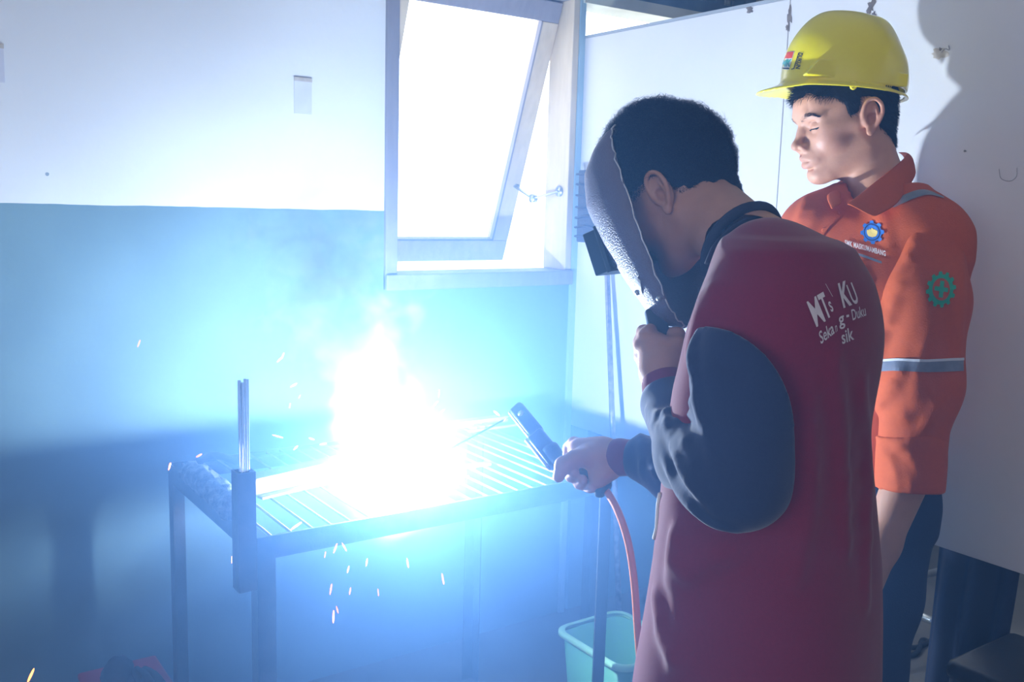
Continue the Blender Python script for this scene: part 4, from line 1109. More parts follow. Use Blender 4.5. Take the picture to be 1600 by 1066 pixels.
# near sleeve
A, B_, E_, C_ = aw(1452, 365, 1.67), aw(1446, 470, 1.635), aw(1438, 600, 1.62), aw(1424, 690, 1.62)
F = Field(np.minimum.reduce([A, E_, C_]) - 0.13, np.maximum.reduce([A, E_, C_]) + 0.13, 0.0046)
F.cone(A, B_, 0.060, 0.068); F.cone(B_, E_, 0.068, 0.066, 0.03); F.cone(E_, C_, 0.063, 0.054, 0.03)
for pts, r in ((((1372, 640), (1400, 600), (1420, 560)), .008), (((1380, 560), (1392, 500), (1410, 450)), .010), (((1500, 400), (1490, 480), (1492, 560)), .010),
               (((1380, 655), (1410, 650), (1440, 640)), .007), (((1470, 620), (1455, 650), (1440, 670)), .009), (((1378, 480), (1374, 540), (1372, 600)), .010),
               (((1435, 350), (1425, 400), (1400, 440)), .007), (((1460, 500), (1440, 560), (1430, 620)), .006)):
    F.fold(pts, r * 1.5, 0.014, inset=0.008)
F.wobble(0.0026, 22, 15); F.plane(aw(1420, 712, 1.62), aw(1420, 720, 1.62) - aw(1420, 690, 1.62))
slv = sculpt(F, 'sleeve', M['orange'], watcher, 2)
# rolled cuff
c0_, c1_ = aw(1425, 660, 1.62), aw(1421, 766, 1.62)
F = Field(np.minimum(c0_, c1_) - 0.09, np.maximum(c0_, c1_) + 0.09, 0.0042)
F.cone(c0_, c1_, 0.056, 0.057)
F.fold(((1370, 680), (1400, 690), (1425, 715), (1440, 745)), 0.007, 0.012); F.fold(((1375, 750), (1410, 760), (1465, 752)), 0.006, 0.01)
F.fold(((1400, 700), (1430, 690), (1470, 700)), 0.006, 0.010); F.fold(((1378, 700), (1395, 720), (1400, 745)), 0.006, 0.012)
F.wobble(0.002, 35, 16)
dn = c1_ - c0_; F.plane(c1_, dn); F.plane(aw(1420, 676, 1.62), -(dn + 0.02 * hR)); F.cone(c0_, c1_ + dn * 0.4, 0.047, 0.048, mode='s')
sculpt(F, 'rolled_cuff', M['orange'], watcher, 2)
# far sleeve, straight down behind the welder
G0 = F.M[:3, 3]
fs = OFs[:3, :3] @ sF + OFs[:3, 3]
F = Field(fs - [0.14, 0.14, 0.60], fs + [0.14, 0.14, 0.10], 0.007)
F.chain([fs, fs + [0, 0, -0.27], fs + [-0.02, -0.02, -0.40]], [0.060, 0.060, 0.055], 0.03); F.wobble(0.003, 24, 17)
sculpt(F, 'sleeve', M['orange'], watcher, 2)

# ---- head of the watching person
HO = head_frame(aw(1321, 188, 1.79), radians(-6), radians(11), radians(2)); HO[:3, :3] *= 0.945 * KW
h = 0.0019
F = Field((-0.14, -0.10, -0.26), (0.13, 0.10, 0.13), h, HO)
base_head(F, 0.9)
nk_ = F.L(aw(1374, 300, 1.78))
F.cone((-0.030, 0, -0.045), nk_, 0.052, 0.054, 0.03, local=True)
F.cone(nk_, nk_ + (nk_ - np.array([-0.03, 0, -0.045])) * 0.5, 0.054, 0.064, 0.02, local=True)
F.ell((0.070, 0, 0.040), (0.024, 0.045, 0.030), 0.03, local=True)                       # forehead
for sy in (1, -1):
    F.ell((0.095, sy * 0.031, -0.005), (0.016, 0.016, 0.009), 0.014, 's', local=True)      # sockets
    F.chain([(0.084, sy * 0.008, 0.016), (0.083, sy * 0.026, 0.022), (0.068, sy * 0.046, 0.016)], [0.0075, 0.008, 0.006], 0.012, local=True)
# nose
F.chain([(0.083, 0, 0.010), (0.092, 0, -0.010), (0.104, 0, -0.031)], [0.0075, 0.0072, 0.0090], 0.010, local=True)
F.ell((0.107, 0, -0.035), (0.0095, 0.0095, 0.0085), 0.006, local=True)
for sy in (1, -1):
    F.ell((0.095, sy * 0.0125, -0.0385), (0.0105, 0.0070, 0.0075), 0.005, local=True)
    F.ell((0.101, sy * 0.0068, -0.0455), (0.0045, 0.0032, 0.003), 0.002, 's', local=True)
    F.chain([(0.094, sy * 0.018, -0.035), (0.084, sy * 0.027, -0.052)], [0.002, 0.002], 0.010, 's', local=True)
F.ell((0.075, 0, -0.060), (0.020, 0.027, 0.021), 0.020, local=True)                     # muzzle
up_l = [(0.0775, -0.0225, -0.066), (0.0900, -0.012, -0.0622), (0.0955, -0.003, -0.0600), (0.0955, 0.003, -0.0600), (0.0900, 0.012, -0.0622), (0.0775, 0.0225, -0.066)]
lo_l = [(0.0775, -0.0205, -0.0695), (0.0880, -0.011, -0.0735), (0.0925, 0.0, -0.0750), (0.0880, 0.011, -0.0735), (0.0775, 0.0205, -0.0695)]
F.chain([np.array(p) for p in spline(up_l, 14)], [0.0036 + 0.0024 * sin(pi * k / 14) for k in range(15)], 0.008, local=True, group=True)
F.chain([np.array(p) for p in spline(lo_l, 14)], [0.0034 + 0.0036 * sin(pi * k / 14) for k in range(15)], 0.008, local=True, group=True)
F.chain([np.array(p) for p in spline([(0.0815, -0.0225, -0.0678), (0.0950, -0.012, -0.0678), (0.1005, 0, -0.0672), (0.0950, 0.012, -0.0678), (0.0815, 0.0225, -0.0678)], 14)], [0.0009 + 0.0006 * sin(pi * k / 14) for k in range(15)], 0.003, 's', local=True)
F.chain([(0.099, 0, -0.050), (0.097, 0, -0.057)], 0.0018, 0.004, 's', local=True)
F.chain([(0.082, -0.010, -0.084), (0.086, 0, -0.085), (0.082, 0.010, -0.084)], 0.001, 0.012, 's', local=True)
F.ell((0.070, 0, -0.098), (0.016, 0.018, 0.013), 0.014, local=True)
# eyes: lids lowered
for sy in (1, -1):
    F.ell((0.0700, sy * 0.031, -0.005), (0.0135, 0.0140, 0.0128), 0.004, local=True)
    lid = [np.array(p) for p in spline([(0.0785, sy * 0.0175, -0.0085), (0.0835, sy * 0.0255, -0.0085), (0.0840, sy * 0.032, -0.0095), (0.0800, sy * 0.040, -0.0090), (0.0725, sy * 0.0455, -0.0070)], 12)]
    F.chain(lid, [0.0006 + 0.0018 * sin(pi * q / 12) for q in range(13)], 0.0012, 's', local=True)
    F.chain([np.array(p) for p in spline([(0.080, sy * 0.018, 0.0035), (0.0825, sy * 0.028, 0.0068), (0.078, sy * 0.038, 0.0058), (0.070, sy * 0.045, 0.001)], 12)], 0.0009, 0.003, 's', local=True)
ear(F, 1, -0.012, -0.004, 1.05, 0.001); ear(F, -1, -0.012, -0.004, 1.0)
Vh, Qh = F.mesh(); Vl = relax(Vh, Qh, 2, 0.45)
C = np.tile(SK2, (len(Vl), 1))
def mixc(mask, col): 
    global C
    C = C * (1 - mask[:, None]) + np.array(col) * mask[:, None]
def dseg(P_, a, b):
    a = np.array(a); b = np.array(b); ab = b - a; t = np.clip(((P_ - a) @ ab) / (ab @ ab), 0, 1); return np.linalg.norm(P_ - a - t[:, None] * ab, axis=1)
def dchain(P_, pts): return np.min([dseg(P_, pts[i], pts[i + 1]) for i in range(len(pts) - 1)], 0)
ss = lambda d, r, w: np.clip((r + w - d) / w, 0, 1)
mixc(ss(dchain(Vl, up_l), 0.0042, 0.0025) * 0.75, (0.40, 0.13, 0.11)); mixc(ss(dchain(Vl, lo_l), 0.0055, 0.0025) * 0.75, (0.45, 0.15, 0.12))
mixc(ss(np.linalg.norm(Vl - [-0.02, 0.085, -0.008], axis=1), 0.018, 0.02) * 0.35, (0.55, 0.18, 0.12))
mixc(ss(np.linalg.norm(Vl - [0.06, 0.045, -0.035], axis=1), 0.01, 0.03) * 0.2, (0.58, 0.24, 0.17))
parts = [(F.W(Vl), Qh, C)]
FHO = F
# forearm and hand of the watching person
a0, a1, a2 = aw(1420, 740, 1.62), aw(1376, 850, 1.60), aw(1350, 925, 1.585)
F = Field(np.minimum.reduce([a0, a2]) - 0.11, np.maximum.reduce([a0, a2]) + 0.10, 0.003)
F.chain([a0, a1, a2], [0.037, 0.030, 0.025], 0.02)
for k in range(4):
    b0 = a2 + (k - 1.5) * 0.015 * hF; dn_ = np.array([-0.01 * hR[0], -0.01 * hR[1], -0.04])
    F.chain([a2 + (k - 1.5) * 0.010 * hF + dn_ * 0.4, b0 + dn_ * 1.6, b0 + dn_ * 2.5 - hR * 0.006, b0 + dn_ * 3.1 - hR * 0.02], [0.014, 0.0105, 0.009, 0.0075], 0.007)
F.chain([a2, a2 - hR * 0.025 - UP * 0.035 + hF * 0.01, a2 - hR * 0.03 - UP * 0.07], [0.015, 0.012, 0.009], 0.008)
V, Q = F.mesh(); V = relax(V, Q, 1); parts.append((F.W(V), Q, None))
F = Field((-0.20, -0.22, 0.03), (0.22, 0.22, 1.40), 0.012, OFm)
F.loft([(0.80, 0, 0, .10, .15), (1.0, 0, 0, .10, .14), (1.2, 0, 0, .10, .155), (1.31, 0.0, 0, .07, .12), (1.38, -0.02, 0, .05, .06)])
for sy in (1, -1): F.cone((0, sy * 0.085, 0.84), (0, sy * 0.09, 0.10), 0.07, 0.035, 0.02, local=True); F.cone((0, sy * 0.09, 0.07), (0.13, sy * 0.10, 0.045), 0.033, 0.026, 0.01, local=True)
V, Q = F.mesh(); parts.append((F.W(V), Q, None))
obody = join_mesh('body', parts, M['skin'], watcher)
# brows and lashes
tb_ = [bvh(obody)]
def local_strip(name, F_, pts, w0, mt, par, lift=0.0008, n=12):
    P_ = spline(pts, n); tree = tb_[0]; V = []; Fc = []
    for i, p in enumerate(P_):
        t = P_[min(i + 1, n)] - P_[max(i - 1, 0)]; t /= np.linalg.norm(t); s_ = unit(np.cross(t, [1, 0, 0])); ww = w0 * (0.35 + 0.65 * sin(pi * (i + 0.6) / (n + 1.5)))
        for q in (-1, -0.33, 0.33, 1):
            wp_ = F_.W(p + s_ * q * ww); c = tree.find_nearest(Vector(wp_)); V.append(np.array(c[0] + c[1] * (lift if abs(q) < 1 else lift * 0.2)))
    for i in range(n):
        for q in range(3): a = i * 4 + q; Fc.append((a, a + 1, a + 5, a + 4))
    return obj(name, V, Fc, mt, par)
for sy in (1, -1):
    bc = [np.array(p) for p in spline([(0.092, sy * 0.011, 0.012), (0.090, sy * 0.024, 0.019), (0.082, sy * 0.037, 0.0205), (0.070, sy * 0.048, 0.013)], 40)]
    bp, bn_ = [], []
    for q in range(420):
        t = rng.rand(); c = bc[int(t * 40)] + np.array([0, 0, (rng.rand() - 0.5) * 0.0075 * (1 - 0.75 * t)])
        n_ = tb_[0].find_nearest(Vector(FHO.W(c))); bp.append(np.array(n_[0])); bn_.append(np.array(n_[1]))
    strands('eyebrow', np.array(bp), np.array(bn_) * 0.25, M['hair'], watcher, 0.0062, 0.00028, 0.1, 3, down=HO[:3, 1] * sy * 0.9 - HO[:3, 0] * 0.5 + HO[:3, 2] * 0.15, seed=31, jit=0.12)
    local_strip('eyelashes', FHO, [(0.083, sy * 0.018, -0.0082), (0.088, sy * 0.0255, -0.0088), (0.087, sy * 0.033, -0.0098), (0.082, sy * 0.041, -0.009), (0.075, sy * 0.0465, -0.0065)], 0.0009, M['hair'], watcher, 0.0016, 14)
EYE = bpy.data.materials['lens'] if 'lens' in bpy.data.materials else None
for sy in (1, -1):
    bm = bmesh.new(); bmesh.ops.create_uvsphere(bm, u_segments=32, v_segments=24, radius=0.0124)
    gz = Vector((0.80, 0.0, -0.60)); V = np.array([v.co[:] for v in bm.verts]); Fc = [[v.index for v in f.verts] for f in bm.faces]
    mi = [1 if (f.calc_center_median().normalized().dot(gz) > 0.90) else 0 for f in bm.faces]; bm.free()
    e_ = obj('eye', FHO.W(V + [0.0698, sy * 0.031, -0.005]), Fc, [M['eye_white'], M['iris']], watcher); e_.data.polygons.foreach_set('material_index', mi)
# hair under the helmet
F = Field((-0.14, -0.11, -0.13), (0.13, 0.11, 0.14), 0.0026, HO)
F.ell((-0.008, 0, 0.036), (0.096, 0.079, 0.090), 0, local=True)
F.ell((0.022, 0, 0.030), (0.076, 0.068, 0.075), 0.02, local=True)
F.cone((-0.040, 0.0, -0.02), (-0.044, 0, -0.050), 0.051, 0.048, 0.03, local=True)
F.wobble(0.0012, 170, 21)
def hairline2(x, y, z):
    zl = np.interp(x, [-0.12, -0.075, -0.050, -0.036, -0.030, -0.022, 0.0, 0.006, 0.012, 0.024, 0.03, 0.05, 0.075, 0.1], [-0.078, -0.074, -0.062, -0.02, 0.012, 0.034, 0.036, 0.004, -0.010, -0.004, 0.030, 0.046, 0.052, 0.056])
    return (zl - z + 0 * y) * 0.8
F.op(hairline2, (-0.3, -0.3, -0.3), (0.3, 0.3, 0.3), mode='i')
for sy in (1, -1): F.ell((-0.010, sy * 0.088, 0.002), (0.019, 0.022, 0.031), 0.004, 's', local=True)
V, Q = F.mesh(); V = relax(V, Q, 1); Vw = F.W(V); Nw = normals(Vw, Q)
hr2 = obj('hair', Vw, Q, M['hair'], watcher)
r_ = np.random.RandomState(8)
cand = np.where((V[:, 2] < 0.075))[0]; sel = r_.choice(cand, 16000, True)
dnv = -HO[:3, 2] * 0.9 - HO[:3, 0] * 0.5
fr = V[sel][:, 0] > 0.03
strands('strands', Vw[sel], Nw[sel] * 0.35, M['hair'], hr2, 0.0065, 0.0005, 0.2, 3, down=dnv, seed=9, jit=0.14)
cand = np.where((V[:, 0] > 0.045) & (V[:, 2] < 0.085) & (V[:, 2] > 0.035))[0]; sel = r_.choice(cand, 1800, True)
strands('fringe', Vw[sel], Nw[sel], M['hair'], hr2, 0.014, 0.0005, 0.35, 5, down=HO[:3, 0] * 0.8 - HO[:3, 2] * 0.7, seed=10, jit=0.30)

# ---- collar of the shirt
def cloth_strip(name, rows, mt, par, thick=0.003, n=20):
    V = []; Fc = []; R_ = [spline(r, n) for r in rows]
    for r in R_: V += list(r)
    for j in range(len(R_) - 1):
        for i in range(n): a = j * (n + 1) + i; Fc.append((a, a + 1, a + n + 2, a + n + 1))
    o_ = obj(name, V, Fc, mt, par); s_ = o_.modifiers.new('thick', 'SOLIDIFY'); s_.thickness = thick; s_.offset = 0; sb = o_.modifiers.new('sub', 'SUBSURF'); sb.levels = 1; sb.render_levels = 1
    return o_
cloth_strip('collar', [[aw(1322, 322, 1.655), aw(1362, 288, 1.69), aw(1400, 258, 1.74), aw(1417, 240, 1.79), aw(1402, 238, 1.85)],
                       [aw(1324, 318, 1.645), aw(1372, 292, 1.672), aw(1408, 266, 1.722), aw(1425, 245, 1.80), aw(1410, 240, 1.87)],
                       [aw(1345, 330, 1.625), aw(1388, 306, 1.648), aw(1412, 280, 1.70), aw(1428, 256, 1.79), aw(1416, 252, 1.87)],
                       [aw(1366, 340, 1.612), aw(1398, 322, 1.632), aw(1418, 296, 1.685), aw(1431, 272, 1.78), aw(1420, 266, 1.87)]], M['orange'], watcher)
cloth_strip('collar', [[aw(1316, 318, 1.70), aw(1314, 298, 1.77), aw(1322, 284, 1.84), aw(1340, 272, 1.90)],
                       [aw(1308, 322, 1.695), aw(1302, 300, 1.76), aw(1312, 284, 1.85), aw(1336, 270, 1.91)],
                       [aw(1299, 328, 1.69), aw(1292, 308, 1.76), aw(1300, 292, 1.86), aw(1332, 276, 1.92)]], M['orange'], watcher)
# ---- marks on the shirt
ts = [bvh(shirt), bvh(slv)]
def strip_px(name, top, bot, mt, par, lift=0.002, n=24):
    T = spline([(a, b, 0) for a, b in top], n); B2 = spline([(a, b, 0) for a, b in bot], n)
    V = [(p[0], p[1]) for p in T] + [(p[0], p[1]) for p in B2]; Fc = [(i, i + 1, n + 2 + i, n + 1 + i) for i in range(n)]
    return decal(name, V, Fc, ts, mt, par, lift, cut=0.008)
strip_px('reflective_band', [(1358, 566), (1400, 563), (1450, 564), (1504, 561)], [(1358, 582), (1400, 580), (1450, 582), (1504, 580)], M['reflect'], slv, 0.0022)
strip_px('band_edging', [(1358, 564), (1400, 561), (1450, 562), (1504, 559)], [(1358, 567), (1400, 565), (1450, 566), (1504, 563)], M['reflect_edge'], slv, 0.003)
strip_px('shoulder_band', [(1393, 318), (1420, 303), (1445, 298), (1474, 309)], [(1397, 326), (1425, 313), (1450, 306), (1474, 311)], M['reflect'], shirt, 0.0025)
strip_px('chest_piping', [(1270, 380), (1310, 388), (1340, 396), (1378, 409)], [(1270, 383), (1310, 392), (1340, 400), (1378, 413)], M['reflect'], shirt, 0.0025)
strip_px('chest_piping', [(1240, 303), (1248, 298), (1252, 294)], [(1243, 308), (1251, 303), (1256, 298)], M['reflect'], shirt, 0.0025)
strip_px('pocket_flap', [(1302, 402), (1340, 412), (1372, 420)], [(1305, 404), (1340, 415), (1372, 423)], M['orange'], shirt, 0.003)
def gear(cx, cy, rx, ry, rot, teeth, depth=0.16, n=8):
    V = [(cx, cy)]; 
    tot = teeth * n
    for k in range(tot):
        a = 2 * pi * k / tot; ph = (k % n) / n; q = 1.0 if 0.2 < ph < 0.7 else 1 - depth
        x, y = rx * q * cos(a), ry * q * sin(a); V.append((cx + x * cos(rot) - y * sin(rot), cy + x * sin(rot) + y * cos(rot)))
    return V, [(0, k + 1, (k + 1) % tot + 1) for k in range(tot)]
def disc(cx, cy, rx, ry, rot=0, n=24, a0=0, a1=2 * pi, ri=0.0):
    V = []; 
    for k in range(n + 1):
        a = a0 + (a1 - a0) * k / n
        for q in (ri, 1.0):
            x, y = rx * q * cos(a), ry * q * sin(a); V.append((cx + x * cos(rot) - y * sin(rot), cy + x * sin(rot) + y * cos(rot)))
    return V, [(2 * k, 2 * k + 1, 2 * k + 3, 2 * k + 2) for k in range(n)]
for (g, mt, lf) in ((gear(1364, 364, 18.5, 18.5, 0.4, 8, 0.2), 'emblem_blue', .0024), (disc(1364, 364, 12.8, 13.5, 0, 28, 0, 6.2832, 0.90), 'emblem_dark', .0032),
                    (disc(1364, 364, 11, 11.5), 'emblem_blue', .0030)):
    decal('emblem_gear', g[0], g[1], ts, M[mt], shirt, lf)
for k, (dx, rx) in enumerate(((-5.5, 2.6), (-2.8, 2.4), (0.2, 2.8), (3.2, 2.4), (5.8, 2.4))):
    V, Fc = disc(1364.5 + dx, 365 + abs(dx) * 0.15, rx, 7.5 - abs(dx) * 0.35, 0.1 * dx * 0.6)
    decal('emblem_flame', V, Fc, ts, M['emblem_yellow'], shirt, .0038)
V, Fc = text_px('SMK MASKUMAMBANG', 1321, 384, 1, 0.27, 11.5, 0.03, 1.08, 0.52, (0.0, -1.0)); decal('name_lettering', V, Fc, ts, M['white_paint'], shirt, .0026)
V, Fc = gear(1470, 453, 23, 28, 0.2, 12, 0.17); decal('sleeve_gear', V, Fc, ts, M['emblem_green'], slv, .0024)
V, Fc = disc(1470, 453, 13.5, 17, 0); decal('sleeve_gear_centre', V, Fc, ts, M['orange'], slv, .0032)
for (w_, h_, r_) in ((10.5, 3.2, 0.15), (3.2, 12.5, 0.1)):
    V = [(1470 + x * cos(r_) - y * sin(r_), 453 + x * sin(r_) + y * cos(r_)) for x, y in ((-w_, -h_), (w_, -h_), (w_, h_), (-w_, h_))]
    decal('sleeve_cross', V, [(0, 1, 2, 3)], ts, M['emblem_green'], slv, .0040)
p = ts[0].ray_cast(Vector(CAM), Vector(ray(1289, 360)).normalized(), 4)
if p[0] is not None:
    c = np.array(p[0]); n_ = np.array(p[1]); n_ = n_ if n_ @ ray(1289, 360) < 0 else -n_
    MB().tube([c - n_ * 0.001, c + n_ * 0.003, c + n_ * 0.0035], [0.0058, 0.0058, 0.004], 16).build('button', M['orange'], shirt, True)
strip_px('placket_edge', [(1330, 312), (1304, 340), (1280, 372), (1270, 392)], [(1332, 314), (1307, 342), (1283, 374), (1273, 394)], M['orange'], shirt, 0.004)

# ---- trousers and shoes
F = Field((-0.22, -0.26, 0.02), (0.26, 0.26, 0.92), 0.008, OFm)
F.loft([(0.74, 0, 0, .120, .166), (0.93, 0, 0, .118, .164)])
tk = F.L(aw(1402, 860, 1.72))
kn = F.L(aw(1372, 960, 1.70)); 
F.chain([(0, 0.075, 0.78), (0.03, 0.082, 0.60), (0.05, 0.09, 0.46), (0.02, 0.10, 0.08)], [0.098, 0.088, 0.073, 0.064], 0.03, local=True)
F.chain([(0, -0.075, 0.78), (0.0, -0.085, 0.46), (-0.02, -0.10, 0.08)], [0.090, 0.068, 0.060], 0.03, local=True)
F.wobble(0.004, 20, 18); F.plane((0, 0, 0.06), (0, 0, -1), True)
sculpt(F, 'trousers', M['trouser'], watcher, 2)
for sy in (1, -1):
    F = Field((-0.12, sy * 0.10 - 0.07, -0.01), (0.26, sy * 0.10 + 0.07, 0.12), 0.006, OFm)
    F.cone((-0.03, sy * 0.10, 0.05), (0.15, sy * 0.11, 0.035), 0.043, 0.034, local=True); F.plane((0, 0, 0.002), (0, 0, -1), True)
    sculpt(F, 'shoe', M['black_rubber'], watcher, 2)

# ================================================================== YELLOW HELMET
HH = head_frame(aw(1310, 139, 1.79), radians(-3), radians(-3.5), radians(2)); HH[:3, :3] *= 0.955 * KW
hat = thing('hard_hat', 'yellow safety helmet with a sticker, worn above the orange shirt', 'helmet', tuple(aw(1316, 60, 1.79)))
hsx = 0.115
def dome(F, off):
    F.ell((-0.009, 0, 0.014), (0.122 - off, 0.104 - off, 0.118 - off), 0, local=True)
    F.ell((0.006, 0, 0.070), (0.080 - off, 0.076 - off, 0.060 - off), 0.05, local=True)
    F.cone((0.034, 0, 0.103), (-0.055, 0, 0.106), 0.028 - off, 0.024 - off, 0.04, local=True)      # crown ridge
    F.cone((-0.055, 0, 0.106), (-0.100, 0, 0.055), 0.022 - off, 0.018 - off, 0.03, local=True)
F = Field((-0.155, -0.125, -0.05), (0.175, 0.125, 0.155), 0.0023, HH)
dome(F, 0)
for sy in (1, -1):                                                                                # side slots
    F.op(lambda x, y, z: np.maximum(np.maximum(np.abs(x - 0.066 - (z - 0.02) * -0.5) - 0.022 + (z - 0.018) * 0.3, np.abs(z - 0.018) - 0.015), np.abs(y - sy * 0.082) - 0.012), (0.03, sy * 0.085 - 0.03, 0), (0.11, sy * 0.085 + 0.03, 0.05), 0.004)
    F.op(lambda x, y, z: np.maximum(np.maximum(np.abs(x + 0.085) - 0.014, np.abs(z - 0.012) - 0.012), np.abs(y - sy * 0.075) - 0.012), (-0.11, sy * 0.07 - 0.03, 0), (-0.06, sy * 0.07 + 0.03, 0.03), 0.004)
F.plane((0, 0, 0.0), (0, 0, -1), True)
# brim
def brim(x, y, z):
    fx = np.maximum(x, 0); a = np.interp(x, [-0.15, 0, 0.17], [0.135, 0.128, 0.162]); q = np.sqrt((x / a) ** 2 + (y / 0.112) ** 2)
    zc = -0.002 - 0.16 * np.maximum(x - 0.09, 0) + 0.35 * np.maximum(np.abs(y) - 0.2, 0) - 0.05 * (q - 0.8)
    return np.maximum((q - 1) * 0.10, np.abs(z - zc) - 0.0026)
F.op(brim, (-0.15, -0.12, -0.03), (0.17, 0.12, 0.01), 0.010)
G = Field((-0.155, -0.125, -0.05), (0.175, 0.125, 0.155), 0.0023, HH); G.ell((-0.014, 0, 0.010), (0.112, 0.096, 0.100), local=True)
G.op(lambda x, y, z: np.sqrt(((x + 0.014) / 0.112) ** 2 + (y / 0.096) ** 2) * 0.1 - 0.1 + 0 * z + np.maximum(z - 0.03, 0) * 2, (-0.15, -0.12, -0.05), (0.15, 0.12, 0.03))
F.f = np.maximum(F.f, -G.f)
shell = sculpt(F, 'shell', M['helmet'], hat, 3, 0.45)
# chin strap lug
lug = F.W(np.array([0.012, 0.1045, -0.010]))
LM = frame_mat(lug, HH[:3, 0], HH[:3, 1], HH[:3, 2])
mb = MB()
for k in range(16):
    a0_, a1_ = 2 * pi * k / 16, 2 * pi * (k + 1) / 16
ring = [LM[:3, :3] @ np.array([0.0048 * cos(a), 0, 0.0062 * sin(a)]) + LM[:3, 3] for a in np.linspace(0, 2 * pi, 17)]
MB().tube(ring, 0.0026, 8, False).build('strap_lug', M['helmet'], hat, True)
th_ = [bvh(shell)]
for (V2, mt, nm) in (([(1227, 82), (1241, 81), (1238, 91), (1222, 92)], 'sticker_red', 'sticker_patch'),):
    decal(nm, V2, [(0, 1, 2, 3)], th_, M[mt], hat, 0.0012)
decal('sticker_base', [(1224, 81), (1242, 80), (1233, 109), (1216, 108)], [(0, 1, 2, 3)], th_, M['sticker_white'], hat, 0.0006)
V, Fc = text_px('SMK', 1217, 104, 1, -0.02, 15, 0.05, 1.0, 0.62, (0.25, -1)); decal('sticker_lettering', V, Fc, th_, M['sticker_teal'], hat, 0.0014)
decal('sticker_line', [(1218, 105.5), (1234, 106), (1234, 108.5), (1217, 108)], [(0, 1, 2, 3)], th_, M['ink'], hat, 0.0014)
V, Fc = text_px('DUKUN', 1249, 82, -0.20, 1, 8.8, 0.03, 1.0, 0.82, (1, 0.15)); decal('sticker_lettering', V, Fc, th_, M['ink'], hat, 0.0014)
decal('sticker_line', [(1248, 83), (1249.3, 83), (1241.8, 108), (1237, 109), (1237, 107.6), (1240.5, 106.8)], [(0, 1, 2, 5), (2, 3, 4, 5)], th_, M['ink'], hat, 0.0014)
RS = 1.0

# ================================================================== SPARKS
SP = [('table', 'small orange spark flying above the grating left of the arc', 'sparks above the grating left of the arc',
       [(265, 729, 5, 10, 75), (311, 712, 5, 8, 30), (459, 602, 4, 9, 30), (434, 682, 4, 14, -15), (463, 822, 6, 18, 35), (217, 537, 3, 9, 70), (442, 556, 3, 8, 70), (437, 562, 4, 9, 45), (462, 700, 4, 7, 45), (487, 686, 4, 7, -20), (505, 694, 4, 8, 10), (468, 620, 2, 4, 60), (453, 634, 2, 6, 80)]),
      ('right', 'small orange spark flying above the grating right of the arc', 'sparks above the grating right of the arc',
       [(680, 632, 4, 10, 50), (691, 643, 4, 7, 45), (664, 668, 5, 10, 50), (686, 615, 2, 9, 85), (699, 688, 4, 11, 30), (675, 696, 4, 9, -75), (719, 707, 4, 10, 25), (776, 646, 5, 9, -40), (729, 744, 4, 6, 0), (690, 708, 3, 10, 30), (665, 704, 3, 10, 55), (657, 680, 4, 9, -60)]),
      ('below', 'orange spark falling below the front edge of the table', 'sparks falling below the table edge',
       [(524, 857, 5, 13, 70), (538, 855, 5, 12, -60), (508, 867, 3, 8, 80), (573, 879, 4, 10, 80), (544, 890, 4, 9, 75), (637, 880, 5, 12, -80), (692, 905, 5, 14, -80), (517, 921, 5, 14, 80), (547, 924, 4, 9, 80), (591, 926, 3, 9, -85), (521, 964, 5, 16, 88), (527, 953, 4, 9, -75), (362, 875, 2, 9, 88)]),
      ('low', 'large orange spark low at the bottom left corner', None, [(48, 1056, 7, 20, 65)])]
for key, lb, gp, L_ in SP:
    for (x, y, w_, l_, an) in L_:
        d = 1.85 + random.uniform(-0.22, 0.22) if key != 'below' else 1.66 + random.uniform(-0.08, 0.06)
        c = at(x, y, d); s_ = d / FOC; dr = cos(radians(an)) * cR + sin(radians(an)) * cU
        L = l_ * s_ * 0.62; r = w_ * s_ * 0.26
        tag(MB().tube([c - dr * L, c - dr * L * 0.6, c, c + dr * L * 0.7, c + dr * L], [r * 0.25, r * 0.8, r, r * 0.8, r * 0.2], 6).build('spark', M['spark_hot'] if random.random() < 0.3 else M['spark'], None, True), lb, 'spark', gp)

# ================================================================== HAZE AND SMOKE
def volume_mat(name, density, col, aniso=0.0):
    mt = bpy.data.materials.new(name); mt.use_nodes = True; N = mt.node_tree.nodes; L = mt.node_tree.links
    for n in list(N): N.remove(n)
    v = N.new('ShaderNodeVolumePrincipled'); v.inputs['Color'].default_value = (*col, 1); v.inputs['Density'].default_value = density
    v.inputs['Anisotropy'].default_value = aniso
    o_ = N.new('ShaderNodeOutputMaterial'); L.new(v.outputs[0], o_.inputs['Volume'])
    return mt, N, L, v
hm, N, L, v = volume_mat('thin_haze_and_lens_glow', 0.0, HAZE_COL, 0.4)  # haze volume that also stands in for the arc's blue lens glow
g = N.new('ShaderNodeNewGeometry'); dd = N.new('ShaderNodeVectorMath'); dd.operation = 'DISTANCE'; L.new(g.outputs['Position'], dd.inputs[0]); dd.inputs[1].default_value = tuple(ARC)
q1 = N.new('ShaderNodeMath'); q1.operation = 'DIVIDE'; q1.inputs[1].default_value = HAZE_R; L.new(dd.outputs['Value'], q1.inputs[0])
q2 = N.new('ShaderNodeMath'); q2.operation = 'MULTIPLY'; L.new(q1.outputs[0], q2.inputs[0]); L.new(q1.outputs[0], q2.inputs[1])
q3 = N.new('ShaderNodeMath'); q3.operation = 'MULTIPLY'; q3.inputs[1].default_value = -1.0; L.new(q2.outputs[0], q3.inputs[0])
q4 = N.new('ShaderNodeMath'); q4.operation = 'EXPONENT'; L.new(q3.outputs[0], q4.inputs[0])
q5 = N.new('ShaderNodeMath'); q5.operation = 'MULTIPLY_ADD'; q5.inputs[1].default_value = HAZE; q5.inputs[2].default_value = 0.04; L.new(q4.outputs[0], q5.inputs[0])
